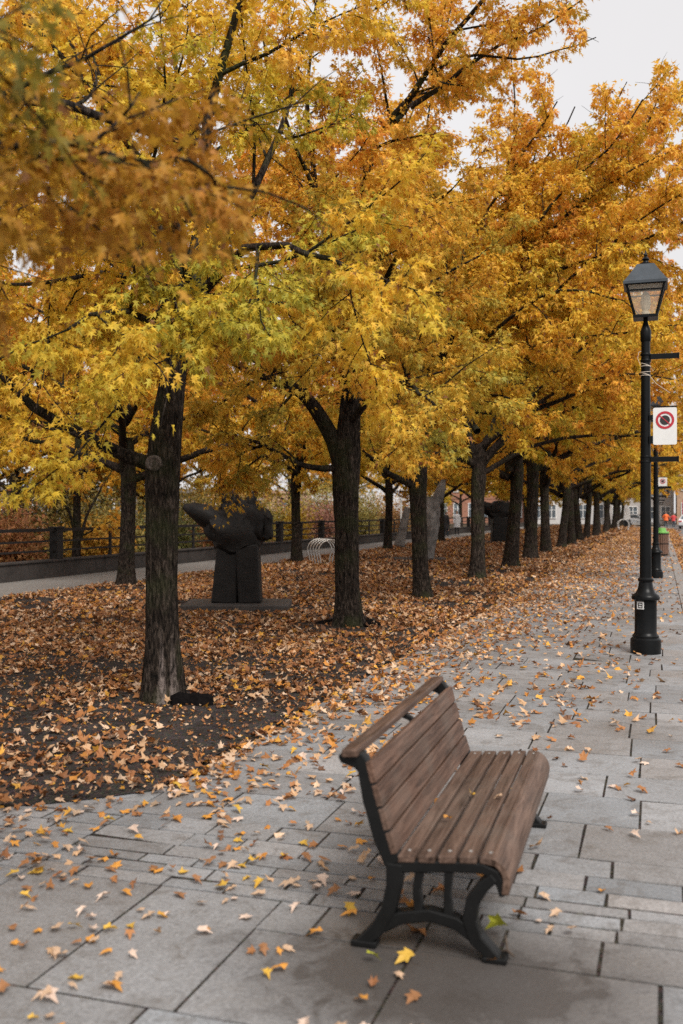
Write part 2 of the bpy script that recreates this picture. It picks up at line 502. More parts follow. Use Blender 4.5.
class Tree:
    def __init__(self, seed, lscale=1.0, density=1.0, tint=(0.42, 0.07), ldens=1.0):
        self.g = np.random.default_rng(seed)
        self.V, self.F = [], []
        self.n = 0
        self.lp, self.la, self.ln, self.ls, self.lt = [], [], [], [], []
        self.lscale, self.density, self.tint, self.ldens = lscale, density, tint, ldens
        self.skip, self.base = (), np.zeros(3)

    def hidden(self, q):
        if not self.skip: return False
        w = np.asarray(q) + self.base
        d = max(w @ FWD, 0.1)
        px, py = 341.5 + (w @ RGT) / d * FPX, 512 - (w[2] - EYE) / d * FPX
        return any(b[0] < px < b[2] and b[1] < py < b[3] for b in self.skip)

    def tube(self, pts, r, n):
        pts = np.asarray(pts, float)
        m = len(pts)
        d = np.gradient(pts, axis=0)
        d /= np.maximum(np.linalg.norm(d, axis=1, keepdims=True), 1e-9)
        ref = np.array([1.0, 0.2, 0.1]) if abs(d[0][0]) < 0.8 else np.array([0.1, 1.0, 0.2])
        ring = []
        ang = np.arange(n) * 2 * math.pi / n
        for i in range(m):
            ref = ref - d[i] * ref.dot(d[i])
            ref /= max(np.linalg.norm(ref), 1e-9)
            w = np.cross(d[i], ref)
            ring.append(pts[i] + r[i] * (np.cos(ang)[:, None] * ref + np.sin(ang)[:, None] * w))
        V = np.concatenate(ring)
        i, k = np.meshgrid(np.arange(m - 1), np.arange(n), indexing='ij')
        k2 = (k + 1) % n
        F = np.stack([i * n + k, i * n + k2, (i + 1) * n + k2, (i + 1) * n + k], -1).reshape(-1, 4)
        self.V.append(V)
        self.F.append(F + self.n)
        self.n += len(V)

    def wander(self, p, d, length, seg, lift, jit):
        g = self.g
        pts = [np.array(p, float)]
        d = d / np.linalg.norm(d)
        s = length / seg
        for i in range(seg):
            d = d + g.normal(0, jit, 3) + np.array([0, 0, lift])
            d /= np.linalg.norm(d)
            pts.append(pts[-1] + d * s)
        return np.array(pts)

    def leaves_on(self, pts, count, tint, spread):
        g = self.g
        count = int(count)
        if count < 1:
            return
        u = g.uniform(0.08, 1.0, count) ** 0.8 * (len(pts) - 1)
        i = np.minimum(u.astype(int), len(pts) - 2)
        f = (u - i)[:, None]
        p = pts[i] * (1 - f) + pts[i + 1] * f
        tw = pts[-1] - pts[0]
        tw = tw / max(np.linalg.norm(tw), 1e-9)
        off = g.normal(0, 1, (count, 3))
        off[:, 2] = off[:, 2] * 0.6 - 0.35
        off = nrm(off)
        self.lp.append(p + off * g.uniform(0.02, spread, count)[:, None])
        self.la.append(nrm(off * 0.8 + tw * 0.4 + np.array([0, 0, -0.45]) + g.normal(0, 0.25, (count, 3))))
        self.ln.append(np.array([0, 0, 1.0]) + g.normal(0, 0.55, (count, 3)))
        self.ls.append(g.uniform(0.75, 1.25, count) * self.lscale)
        self.lt.append(np.full(count, tint) + g.normal(0, 0.09, count))

    def branch(self, p, d, length, r, z0):
        g = self.g
        seg = max(4, int(length / 0.22))
        pts = self.wander(p, d, length, seg, 0.015, 0.11)
        if self.hidden(pts[-1]) or self.hidden(pts[len(pts) // 2]): return
        self.tube(pts, np.linspace(r, 0.004, seg + 1), 5)
        tint = self.tint[0] + self.tint[1] * (p[2] - 4.0) + g.normal(0, 0.10)
        nt = max(3, int(length / 0.15 * self.density))
        a0 = g.uniform(0, 6.28)
        for j in range(nt):
            u = (0.15 + 0.85 * (j + g.uniform(0, 0.7)) / nt) * seg
            i = min(int(u), seg - 1)
            q = pts[i] + (pts[i + 1] - pts[i]) * (u - i)
            t = pts[i + 1] - pts[i]
            t = t / np.linalg.norm(t)
            a = a0 + j * 2.4 + g.normal(0, 0.4)
            s = np.cross(t, [0, 0, 1.0])
            s /= max(np.linalg.norm(s), 1e-6)
            w = np.cross(s, t)
            sd = math.cos(a) * s + 0.6 * math.sin(a) * w
            L = g.uniform(0.28, 0.62) * (1 - 0.4 * j / nt)
            tp = self.wander(q, t * 0.75 + sd, L, 3, -0.06, 0.14)
            self.tube(tp, [0.0055, 0.0045, 0.0035, 0.002], 3)
            self.leaves_on(tp, L * 34 * self.ldens, tint + g.normal(0, 0.05), 0.10)
        self.leaves_on(pts[seg // 3:], length * 10 * self.ldens, tint, 0.11)

    def limb(self, ctrl, r0, r1, t0=0.22, spacing=0.36, blen=(1.9, 0.75), n=9, side=1.0, upb=0.18):
        g = self.g
        pts = smooth_path(ctrl)
        m = len(pts)
        wob = np.cumsum(g.normal(0, 0.018, (m, 3)), axis=0)
        wob -= np.linspace(0, 1, m)[:, None] * wob[-1] * 0.6
        wob[0] = 0
        pts = pts + wob
        rr = r0 + (r1 - r0) * np.linspace(0, 1, m) ** 0.8
        self.tube(pts, rr, n)
        L = np.linalg.norm(np.diff(pts, axis=0), axis=1).sum()
        k0 = int(0.5 * m)
        self.leaves_on(pts[k0:], L * 0.5 * 22 * self.ldens, self.tint[0] + self.tint[1] * (pts[-1][2] - 4.0), 0.16)
        nb = max(2, int(L * (1 - t0) / spacing * self.density))
        a0 = g.uniform(0, 6.28)
        for j in range(nb + 1):
            t = t0 + (1 - t0) * (j + g.uniform(-0.3, 0.3)) / nb
            t = min(max(t, 0.05), 1.0)
            u = t * (m - 1)
            i = min(int(u), m - 2)
            q = pts[i] + (pts[i + 1] - pts[i]) * (u - i)
            d = pts[i + 1] - pts[i]
            d /= np.linalg.norm(d)
            s = np.cross(d, [0, 0, 1.0]) if abs(d[2]) < 0.95 else np.array([1.0, 0, 0])
            s /= np.linalg.norm(s)
            w = np.cross(s, d)
            a = a0 + j * 2.4 + g.normal(0, 0.35)
            sd = math.cos(a) * s + math.sin(a) * w
            dr = d * (0.6 if j < nb else 3.0) + sd * side + np.array([0, 0, upb])
            L2 = (blen[0] + (blen[1] - blen[0]) * t) * g.uniform(0.7, 1.25)
            self.branch(q, dr, L2, max(0.008, min(0.026, rr[i] * 0.5)), q[2])

    def crown(self, hf, H, rad, nl=9, r=0.09, lean=(0, 0), base_r=0.17):
        """leader plus spiral of limbs, arching out then rising"""
        g = self.g
        top = np.array([lean[0], lean[1], H])
        fork = np.array([lean[0] * 0.2, lean[1] * 0.2, hf])
        self.limb([fork, fork * 0.55 + top * 0.45 + g.normal(0, 0.15, 3), top], base_r * 0.62, 0.012, 0.3, 0.34, (1.5, 0.5))
        a = g.uniform(0, 6.28)
        for k in range(nl):
            f = k / (nl - 1)
            z = hf - 0.15 + f * (H - hf) * 0.5
            a += 2.4 + g.normal(0, 0.25)
            el = R(18 + 37 * f + g.normal(0, 5))
            L = rad * (1.12 - 0.28 * f) * g.uniform(0.85, 1.12)
            o = np.array([math.cos(a), math.sin(a), 0])
            p0 = np.array([lean[0] * f * 0.5, lean[1] * f * 0.5, z])
            p1 = p0 + o * L * 0.3 + np.array([0, 0, L * 0.3 * math.tan(el) * 1.25])
            p2 = p0 + o * L * 0.68 + np.array([0, 0, L * 0.68 * math.tan(el) * 0.95])
            p3 = p0 + o * L + np.array([0, 0, L * math.tan(el) * (0.72 + 0.25 * f)])
            self.limb([p0, p1, p2, p3], r * (1.15 - 0.4 * f), 0.012)

    def trunk_mesh(self, name, path, radii, n=14, ridge=0.0, flare=1.5, scar=None):
        """path: list of points from the ground up, radii at those points"""
        g = self.g
        pts = smooth_path(path, 0.12)
        cum = np.concatenate([[0], np.cumsum(np.linalg.norm(np.diff(pts, axis=0), axis=1))])
        pc = [0.0]
        for a, b in zip(path[:-1], path[1:]):
            pc.append(pc[-1] + np.linalg.norm(np.array(b) - np.array(a)))
        rr = np.interp(cum / cum[-1], np.array(pc) / pc[-1], radii)
        m = len(pts)
        ang = np.arange(n) * 2 * math.pi / n
        ph = g.uniform(0, 6.28, 8)
        V, C = [], []
        for i in range(m):
            z = cum[i]
            fl = 1 + (flare - 1) * math.exp(-z / 0.19)
            r = rr[i] * fl * np.ones(n)
            r *= 1 + 0.05 * np.sin(2 * ang + ph[0] + z * 0.5) + 0.04 * np.sin(3 * ang + ph[1] - z * 0.7)
            r *= 1 + 0.16 * (fl - 1) * np.sin(5 * ang + ph[2])
            if ridge:
                q = np.array([noise.noise(Vector((math.cos(a) * 7.5, math.sin(a) * 7.5, z * 2.1 + ph[3]))) for a in ang])
                q2 = np.array([noise.noise(Vector((math.cos(a) * 16, math.sin(a) * 16, z * 5.0 + ph[4]))) for a in ang])
                r *= 1 + ridge * (q + 0.5 * q2)
            V.append(np.stack([pts[i][0] + r * np.cos(ang), pts[i][1] + r * np.sin(ang), np.full(n, pts[i][2])], 1))
            c = np.ones((n, 3))
            if scar is not None:
                sa, sw, sh = scar
                da = np.abs((ang - sa + math.pi) % (2 * math.pi) - math.pi)
                k = np.clip(1.3 - da / sw, 0, 1) * np.clip((sh * (0.75 + 0.5 * np.sin(9 * ang)) - z) / 0.15, 0, 1)
                c[:, 0] = 1 - k
            C.append(c)
        V = np.concatenate(V)
        C = np.concatenate(C)
        i, k = np.meshgrid(np.arange(m - 1), np.arange(n), indexing='ij')
        k2 = (k + 1) % n
        F = np.stack([i * n + k, i * n + k2, (i + 1) * n + k2, (i + 1) * n + k], -1).reshape(-1, 4)
        return np_mesh(name, V, F, C, True, True)

    def finish(self, root, trunk_me, simple=False, curl=0.3, mat='leaf', leafsize=0.066, clear=(), dull=None):
        link('trunk', trunk_me, M['bark'], root)
        bme = np_mesh('branches', np.concatenate(self.V), np.concatenate(self.F), None, True, True)
        a = bme.color_attributes.new('tint', 'FLOAT_COLOR', 'POINT')
        a.data.foreach_set('color', np.ones(len(bme.vertices) * 4, dtype=np.float32))
        link('branches', bme, M['bark'], root)
        lp, la, ln = np.concatenate(self.lp), np.concatenate(self.la), np.concatenate(self.ln)
        ls, lt = np.concatenate(self.ls), np.concatenate(self.lt)
        if clear:
            W = lp + np.array([root.location.x, root.location.y, root.location.z])
            d = np.maximum(W @ FWD, 0.1)
            qx = 341.5 + (W @ RGT) / d * FPX
            qy = 512 - (W[:, 2] - EYE) / d * FPX
            kp = np.ones(len(W), bool)
            for (x0, y0, x1, y1, pr) in clear:
                kp &= ~((qx > x0) & (qx < x1) & (qy > y0) & (qy < y1) & (self.g.uniform(0, 1, len(W)) < pr))
            lp, la, ln, ls, lt = lp[kp], la[kp], ln[kp], ls[kp], lt[kp]
        col = palette(lt) * self.g.uniform(0.82, 1.12, (len(lt), 1))
        if dull is not None:
            col = col * np.array(dull)
        brown = self.g.uniform(0, 1, len(lt)) < 0.03
        col[brown] = np.array([0.25, 0.11, 0.04])
        link('crown', leaves_mesh('crown', lp, la, ln, ls * leafsize, np.clip(col, 0, 0.95), self.g, simple, curl), M[mat], root)
        return len(lp)


GROUP1 = 'maples in the row beside the walkway'
GROUP2 = 'maples in the row beside the far path'
stats = []


def loc(root_xy, pts):
    b = np.array([root_xy[0], root_xy[1], 0])
    return [np.array(q) - b for q in pts]


# openings where the photo shows open sky between the crowns: limbs there were kept bare
SKY = ((465, 100, 515, 138, 0.8), (552, 62, 592, 126, 1.0), (586, 0, 616, 84, 1.0), (614, 0, 655, 72, 1.0), (630, 60, 650, 108, 0.95), (655, 0, 730, 60, 1.0), (676, 60, 730, 126, 1.0),
       (252, 20, 285, 92, 0.9))
# nearest maple, with the knot
b1 = G(165, 703)
t1 = thing('maple_tree', 'nearest maple, dark ridged trunk with round pruning knot and pale scraped foot', 'tree', (b1[0], b1[1], 0), 0, GROUP1)
T = Tree(11, 1.0, 1.0, (0.43, 0.025), 5.6)
tr = T.trunk_mesh('trunk', loc(b1, [(b1[0], b1[1], -0.05), P(163, 640, 8.6), P(162, 560, 8.6), P(163, 470, 8.6), P(169, 405, 8.6), P(179, 345, 8.6), P(191, 280, 8.6)]),
                  [0.15, 0.133, 0.128, 0.145, 0.118, 0.096, 0.088], 72, 0.13, 1.5, scar=(R(-55), 0.55, 0.55))
L = lambda *q: loc(b1, [P(*k) for k in q])
T.limb(L((162, 468, 8.70), (125, 460, 8.68), (80, 438, 8.5), (40, 408, 8.3), (0, 370, 8.1), (-60, 325, 7.8)), 0.075, 0.02, 0.3, 0.33)
T.limb(L((191, 282, 8.6), (200, 225, 8.6), (212, 110, 8.5), (235, 25, 8.4), (250, -60, 8.3)), 0.085, 0.02, 0.25)
T.limb(L((192, 285, 8.6), (172, 245, 8.7), (149, 199, 8.9), (120, 130, 9.2), (90, 50, 9.5)), 0.06, 0.014, 0.2)
T.limb(L((195, 290, 8.6), (212, 276, 8.4), (240, 244, 8.1), (280, 243, 7.8), (332, 260, 7.4), (370, 268, 7.1)), 0.055, 0.012, 0.3)
T.limb(L((186, 300, 8.6), (144, 286, 8.4), (100, 281, 8.1), (35, 287, 7.7), (-20, 280, 7.4)), 0.035, 0.01, 0.25)
T.limb(L((192, 280, 8.6), (195, 220, 9.2), (185, 130, 10.0), (175, 50, 10.6), (170, -40, 11)), 0.06, 0.012, 0.25)
T.limb(L((185, 320, 8.6), (150, 270, 9.4), (90, 230, 10.4), (30, 200, 11.2), (-40, 170, 11.8)), 0.05, 0.012, 0.25)
T.limb(L((186, 310, 8.6), (215, 310, 9.2), (260, 300, 10.2), (300, 310, 11.2)), 0.045, 0.01, 0.3)
T.limb(L((180, 340, 8.55), (150, 320, 7.9), (115, 310, 7.2), (70, 330, 6.6)), 0.045, 0.01, 0.3, 0.36)
T.limb(L((194, 275, 8.6), (230, 230, 8.9), (270, 150, 9.4), (300, 60, 9.8), (320, -20, 10)), 0.05, 0.012, 0.3)
T.limb(L((185, 330, 8.6), (160, 300, 9.6), (140, 310, 10.8), (120, 330, 11.8)), 0.045, 0.01, 0.3)
T.limb(L((190, 290, 8.6), (150, 180, 8.0), (80, 80, 7.4), (10, 0, 7.0)), 0.05, 0.012, 0.3)
T.tint = (0.30, 0.02)
T.limb(L((188, 305, 8.55), (184, 288, 8.1), (180, 292, 7.7), (178, 312, 7.4)), 0.03, 0.006, 0.3, 0.16, (0.5, 0.3), upb=-0.1)
T.limb(L((190, 300, 8.55), (205, 290, 8.1), (212, 300, 7.8), (216, 318, 7.5)), 0.03, 0.006, 0.3, 0.16, (0.5, 0.3), upb=-0.1)
stats.append(T.finish(t1, tr, clear=((0, 355, 40, 412, 0.75), (25, 392, 82, 442, 0.8), (70, 424, 150, 472, 0.8), (262, 368, 300, 402, 0.75), (282, 395, 365, 480, 0.9), (335, 365, 365, 400, 0.6), (138, 395, 185, 475, 0.85), (150, 350, 190, 400, 0.75), (100, 490, 330, 700, 0.8))))
kb = MB()
kb.tint = (0.25, 1, 1)
kc = Vector(loc(b1, [P(154, 463, 8.462)])[0])
fw = Vector((-FWD[0], -FWD[1], 0.0)).normalized()
sdv = Vector((0, 0, 1)).cross(fw)
ring = []
for k in range(19):
    a = 2 * math.pi * k / 18
    ring.append(kc + sdv * math.cos(a) * 0.058 + Vector((0, 0, 1)) * math.sin(a) * 0.052)
kb.tube(ring, 0.017, 8, False)
kb.tube([kc - fw * 0.08, kc + fw * 0.006], [0.06, 0.05], 14)
kb.build('knot', M['bark'], t1, True)

# second maple, forked low
b2 = G(350, 628)
t2 = thing('maple_tree', 'stout second maple with low forked trunk, a bike rack hoop showing at its left', 'tree', (b2[0], b2[1], 0), 0, GROUP1)
T = Tree(23, 1.0, 1.1, (0.34, 0.035), 5.2)
tr = T.trunk_mesh('trunk', loc(b2, [(b2[0], b2[1], -0.05), P(348, 590, 14.2), P(347, 530, 14.2), P(346, 480, 14.2), P(347, 455, 14.2), P(350, 410, 14.2), P(353, 370, 14.2)]),
                  [0.205, 0.178, 0.172, 0.188, 0.20, 0.14, 0.11], 60, 0.12, 1.5)
L = lambda *q: loc(b2, [P(*k) for k in q])
T.skip, T.base = SKY, np.array([b2[0], b2[1], 0])
T.limb(L((341, 462, 14.2), (325, 425, 14.1), (305, 395, 13.9), (285, 384, 13.6), (262, 379, 13.2), (232, 364, 12.8), (190, 350, 12.3)), 0.135, 0.02, 0.3)
T.limb(L((342, 476, 14.2), (322, 469, 14.1), (298, 465, 14.0), (275, 452, 13.8), (245, 440, 13.5), (215, 430, 13.2)), 0.06, 0.012, 0.35, 0.4, (1.2, 0.6))
T.limb(L((353, 375, 14.2), (356, 300, 14.0), (362, 220, 13.7), (377, 143, 13.3), (410, 107, 13.0), (452, 48, 12.6), (492, 0, 12.2), (515, -40, 12)), 0.10, 0.02, 0.22)
T.limb(L((410, 107, 13.0), (478, 62, 12.8), (540, 28, 12.5), (592, -8, 12.2)), 0.04, 0.008, 0.2, 0.3, (1.0, 0.5))
T.limb(L((395, 122, 13.1), (430, 60, 13.4), (448, 5, 13.6), (455, -40, 13.7)), 0.04, 0.008, 0.2, 0.3, (1.1, 0.6))
T.limb(L((430, 78, 12.8), (460, 57, 12.6), (520, 57, 12.2), (560, 52, 12), (596, 38, 11.8)), 0.025, 0.006, 0.3, 0.42, (0.8, 0.35))
T.limb(L((353, 372, 14.2), (345, 310, 13.8), (325, 220, 13.2), (312, 120, 12.8), (318, 20, 12.5)), 0.085, 0.014, 0.22)
T.limb(L((352, 420, 14.1), (372, 395, 13.4), (398, 385, 12.2), (420, 392, 11.0), (436, 408, 10.2)), 0.06, 0.012, 0.3, 0.32)
T.limb(L((352, 400, 14.1), (345, 360, 13.0), (335, 340, 11.8), (330, 335, 10.6), (322, 345, 9.7)), 0.06, 0.012, 0.3, 0.32)
T.limb(L((353, 380, 14.2), (385, 330, 14.4), (430, 280, 14.8), (480, 255, 15.0)), 0.07, 0.012, 0.25)
T.limb(L((353, 370, 14.2), (340, 290, 15.2), (300, 220, 16.2), (260, 160, 17)), 0.07, 0.012, 0.25)
T.limb(L((353, 360, 14.2), (380, 290, 13.2), (410, 230, 12.2), (450, 190, 11.5)), 0.07, 0.012, 0.25)
T.limb(L((353, 360, 14.2), (365, 270, 15.0), (390, 170, 16), (420, 90, 16.6)), 0.07, 0.012, 0.25)
T.limb(L((352, 390, 14.2), (320, 330, 13.2), (290, 300, 12.2), (255, 300, 11.4)), 0.055, 0.012, 0.25)
T.limb(L((353, 370, 14.1), (370, 300, 12.6), (378, 250, 11.4), (370, 225, 10.4)), 0.06, 0.012, 0.25, 0.32)
T.limb(L((352, 420, 14.2), (372, 400, 14.9), (395, 390, 15.6), (420, 400, 16.4)), 0.055, 0.012, 0.3)
T.limb(L((353, 375, 14.2), (330, 250, 13.0), (290, 130, 12), (262, 30, 11.5)), 0.06, 0.012, 0.3)
T.tint = (0.42, 0.02)
T.limb(L((262, 446, 13.6), (245, 452, 13.7), (226, 462, 13.9), (212, 480, 14.1)), 0.025, 0.006, 0.2, 0.18, (0.6, 0.35), upb=-0.15)
T.limb(L((285, 458, 13.9), (262, 458, 14.1), (246, 468, 14.3), (236, 484, 14.5)), 0.022, 0.006, 0.25, 0.18, (0.5, 0.3), upb=-0.15)
stats.append(T.finish(t2, tr, clear=((0, 355, 40, 412, 0.75), (25, 392, 82, 442, 0.8), (70, 424, 150, 472, 0.8), (262, 368, 300, 402, 0.75), (228, 355, 266, 385, 0.6), (282, 395, 365, 480, 0.9), (335, 365, 365, 400, 0.6), (138, 395, 185, 475, 0.85), (150, 350, 190, 400, 0.75), (100, 490, 330, 700, 0.8)) + (*SKY, (600, 0, 720, 90, 1.0))))

# third maple

b3 = G(424, 600)
t3 = thing('maple_tree', 'third maple along the walkway, standing in front of the grey winged sculpture', 'tree', (b3[0], b3[1], 0), 0, GROUP1)
T = Tree(37, 1.05, 1.0, (0.44, 0.035), 4.0)
tr = T.trunk_mesh('trunk', loc(b3, [(b3[0], b3[1], -0.05), P(421, 570, 18.7), P(419, 520, 18.7), P(418, 480, 18.7), P(420, 450, 18.7), P(424, 415, 18.7)]),
                  [0.185, 0.155, 0.15, 0.17, 0.15, 0.11], 36, 0.08, 1.4)
L = lambda *q: loc(b3, [P(*k) for k in q])
T.skip, T.base = SKY, np.array([b3[0], b3[1], 0])
T.limb(L((416, 488, 18.7), (400, 478, 18.5), (382, 468, 18.2), (362, 448, 17.7), (335, 430, 17)), 0.085, 0.015, 0.35, 0.36, (1.3, 0.6))
T.limb(L((424, 425, 18.7), (450, 360, 18.3), (495, 295, 17.8), (545, 273, 17.2), (600, 257, 16.6), (650, 238, 16), (700, 218, 15.5)), 0.09, 0.014, 0.22)
T.limb(L((424, 420, 18.7), (435, 330, 18.5), (470, 240, 18), (510, 170, 17.6), (555, 95, 17.2)), 0.08, 0.012, 0.22)
T.limb(L((424, 420, 18.7), (420, 330, 19), (415, 240, 19.2), (425, 150, 19.3), (440, 70, 19.3)), 0.08, 0.012, 0.22)
T.limb(L((424, 430, 18.7), (455, 410, 17.9), (490, 395, 17.0), (520, 400, 16.0)), 0.06, 0.012, 0.28)
T.limb(L((424, 425, 18.7), (400, 350, 18.9), (370, 290, 19.2), (340, 250, 19.5)), 0.06, 0.012, 0.28)
T.limb(L((424, 420, 18.7), (460, 340, 19.4), (510, 280, 20.2), (560, 240, 20.6)), 0.06, 0.012, 0.25)
T.limb(L((424, 425, 18.7), (430, 370, 17.4), (440, 340, 16.2), (450, 330, 15.2)), 0.06, 0.012, 0.25)
T.limb(L((424, 415, 18.7), (480, 300, 17.6), (550, 200, 16.8), (610, 140, 16.2), (640, 100, 16)), 0.065, 0.012, 0.25)
T.limb(L((424, 415, 18.7), (470, 250, 18.4), (540, 170, 18.0), (575, 110, 17.8)), 0.06, 0.012, 0.25)
for q in (((424, 415, 18.7), (520, 265, 17.5), (620, 180, 16.5), (695, 140, 15.8)), ((424, 415, 18.7), (540, 300, 17.2), (640, 215, 15.8), (705, 175, 15.2)),
          ((424, 420, 18.7), (500, 355, 17.6), (600, 335, 16.3), (700, 320, 15.4)), ((424, 415, 18.7), (520, 230, 18.2), (585, 160, 17.8), (622, 80, 17.4)), ((424, 415, 18.7), (540, 240, 17.6), (625, 150, 17.0), (668, 66, 16.6)), ((424, 415, 18.7), (500, 230, 18.4), (535, 165, 18.2), (545, 110, 18.0))):
    T.limb(L(*q), 0.06, 0.008, 0.3, 0.26, (1.3, 0.3))
T.limb(L((424, 420, 18.7), (490, 330, 17.0), (560, 290, 15.8), (625, 300, 15.0)), 0.06, 0.012, 0.25)
stats.append(T.finish(t3, tr, simple=True, leafsize=0.08, clear=SKY))

# fourth maple, limbs reaching right over the walkway
b4 = np.array([-4.22, 24.0, 0])
t4 = thing('maple_tree', 'fourth maple away along the walkway row, its long boughs reaching right behind the nearest lamp', 'tree', (b4[0], b4[1], 0), 0, GROUP1)
T = Tree(77, 1.1, 0.9, (0.47, 0.035), 2.8)
T.skip, T.base = SKY, b4
tr = T.trunk_mesh('trunk', [(0, 0, -0.05), (0.02, 0, 0.9), (0, 0.02, 1.8), (0.03, 0, 2.5), (0.05, 0, 3.3)], [0.205, 0.168, 0.16, 0.175, 0.11], 28, 0.07, 1.45)
T.crown(2.45, 9.4, 4.4, 9, 0.09)
L = lambda *q: loc(b4, [P(*k) for k in q])
for q in (((478, 470, 24.2), (550, 400, 23.4), (630, 375, 22.4), (705, 385, 21.6)), ((478, 465, 24.2), (560, 370, 23.4), (640, 310, 22.4), (715, 290, 21.4)),
          ((478, 460, 24.2), (550, 340, 23.6), (630, 250, 22.8), (710, 210, 22)), ((478, 460, 24.2), (540, 310, 24), (610, 215, 23.6), (690, 165, 23)),
          ((478, 475, 24.2), (545, 440, 24.2), (620, 430, 24), (700, 440, 23.6)), ((478, 465, 24.2), (560, 390, 25), (650, 340, 25.6), (720, 330, 26)),
          ((478, 460, 24.2), (560, 300, 24.6), (640, 210, 25), (715, 170, 25))):
    T.limb(L(*q), 0.075, 0.01, 0.3, 0.34, (1.6, 0.7))
stats.append(T.finish(t4, tr, simple=True, leafsize=0.088, clear=SKY))

# maple outside the frame at the left, its drooping sprays reach into view
b0 = np.array([-4.25, 2.2, 0])
t0_ = thing('maple_tree', 'maple left of the view, its brown and green sprays drooping across the top left corner', 'tree', (b0[0], b0[1], 0), 0, GROUP1)
T = Tree(51, 1.0, 1.0, (0.66, 0.0), 6.0)
tr = T.trunk_mesh('trunk', [(0, 0, -0.05), (0.02, 0.03, 1.0), (0.0, 0.05, 2.2), (0.05, 0.0, 3.0), (0.1, 0.0, 3.6)], [0.19, 0.165, 0.17, 0.14, 0.11], 36, 0.09, 1.35)
L = lambda *q: loc(b0, [P(*k) for k in q])
T.limb([(0.05, 0, 2.75)] + L((-300, 200, 2.75), (-140, 175, 2.85), (20, 150, 3.0), (120, 155, 3.15), (190, 170, 3.25)), 0.05, 0.007, 0.42, 0.15, (0.50, 0.2), upb=-0.45)
T.tint = (0.06, 0.0)
T.ldens = 2.2
T.limb([(0.05, 0, 2.95)] + L((-300, 60, 2.6), (-190, 20, 2.5), (-130, -10, 2.4), (-60, 2, 2.4)), 0.05, 0.006, 0.5, 0.25, (0.34, 0.18), upb=-0.1)
T.tint = (0.6, 0.02)
T.ldens = 1.2
T.crown(3.0, 8.5, 3.0, 7, 0.07)
T.limb([(0, 0.05, 2.6), (0.6, 1.2, 3.0), (0.9, 2.4, 3.2)], 0.05, 0.01, 0.4, 0.36, (0.9, 0.5))
stats.append(T.finish(t0_, tr, leafsize=0.05, dull=(0.60, 0.52, 0.5), clear=((60, 258, 420, 700, 0.95), (250, 0, 420, 700, 0.92), (78, -50, 250, 95, 0.85), (0, 330, 60, 700, 0.8))))

# three generic shapes for the rest of the rows
protos = []
for seed, hf, H, rad in ((101, 2.5, 10.2, 4.9), (202, 2.4, 10.8, 4.8), (303, 2.6, 9.8, 5.1)):
    root = thing('maple_tree', 'maple', 'tree', (0, 0, 0))
    T = Tree(seed, 1.2, 0.85, (0.44, 0.035), 2.7)
    g = T.g
    lx, ly = g.normal(0, 0.05, 2)
    tr = T.trunk_mesh('trunk', [(0, 0, -0.05), (lx, ly, 0.9), (lx * 2, ly * 2, 1.9), (lx * 2.2, ly * 2.2, hf), (lx * 2.5, ly * 2.5, hf + 0.9)],
                      [0.20, 0.162, 0.155, 0.17, 0.10], 20, 0.06, 1.4)
    T.crown(hf, H, rad, 14, 0.095)
    stats.append(T.finish(root, tr, simple=True, leafsize=0.102))
    protos.append(root)
used = [False] * 3


def place_tree(k, x, y, rz, sc, label, group):
    if not used[k]:
        o, used[k] = protos[k], True
    else:
        o = copy_tree(protos[k])
    o.location = (x, y, 0)
    o.rotation_euler = (0, 0, rz)
    o.scale = (sc, sc, sc * random.uniform(0.95, 1.06))
    tag(o, label, 'tree', group)
    return o


ordn = ['fourth', 'fifth', 'sixth', 'seventh', 'eighth', 'ninth', 'tenth', 'eleventh', 'twelfth', 'thirteenth', 'fourteenth', 'fifteenth', 'sixteenth', 'seventeenth', 'eighteenth', 'nineteenth', 'twentieth']
y = 29.45
row1_y = []
for i in range(1, 17):
    x = -4.22 + (0 if i < 2 else random.uniform(-0.12, 0.12))
    row1_y.append(y)
    place_tree(i % 3, x, y, [4.6, 1.1, 2.2, 3.9, 0.4, 5.3][i % 6], ([1.02, 1.2, 1.22, 1.18] + [1.1] * 13)[i],
               ordn[i] + ' maple away along the walkway row, ' + ('dark low forked trunk on leaf covered soil' if i < 5 else 'a thin dark trunk far down the row'), GROUP1)
    y += 5.45 if i < 6 else 6.0
o2 = ['nearest', 'second', 'third', 'fourth', 'fifth', 'sixth', 'seventh', 'eighth']
desc2 = ['its orange leaves hanging in from the left edge', 'its trunk half hidden by the knotted maple', 'between the dark sculpture and the forked maple',
         'just left of the grey winged sculpture', 'far along behind the fence rail', 'beside the person in a pale coat', 'thin with distance', 'faintest at the far end']
for i, y in enumerate((8.7, 19.4, 30.3, 41.6, 52.5, 64.0, 76.0, 88.0)):
    place_tree((i + 1) % 3, -11.2 + random.uniform(-0.2, 0.2) * (i > 2), y, 0.7 + i * 1.7, 0.98, o2[i] + ' maple of the far path row, ' + desc2[i], GROUP2)
print('LEAVES', stats)

# ------------------------------------------------------------------ ground
def sheet(name, x0, x1, y0, y1, z, mat, label, cat, kind='structure'):
    me = bpy.data.meshes.new(name)
    me.from_pydata([(x0, y0, z), (x1, y0, z), (x1, y1, z), (x0, y1, z)], [], [(0, 1, 2, 3)])
    return tag(link(name, me, mat), label, cat, None, kind)


sheet('ground', -900, 900, -300, 1500, -0.16, M['ground'], 'rough brown ground reaching to the horizon', 'ground')
sheet('road', 0.62, 14, -60, 420, -0.125, M['asphalt'], 'grey asphalt road beyond the kerb', 'road')
sheet('path', -14.45, -11.6, -20, 118, 0.012, M['path'], 'pale grey path along the low wall', 'path')
sheet('paving_bed', -14.3, 0.6, -12, 122, -0.0045, M['joint'], 'dark soil in the joints between paving stones', 'paving')

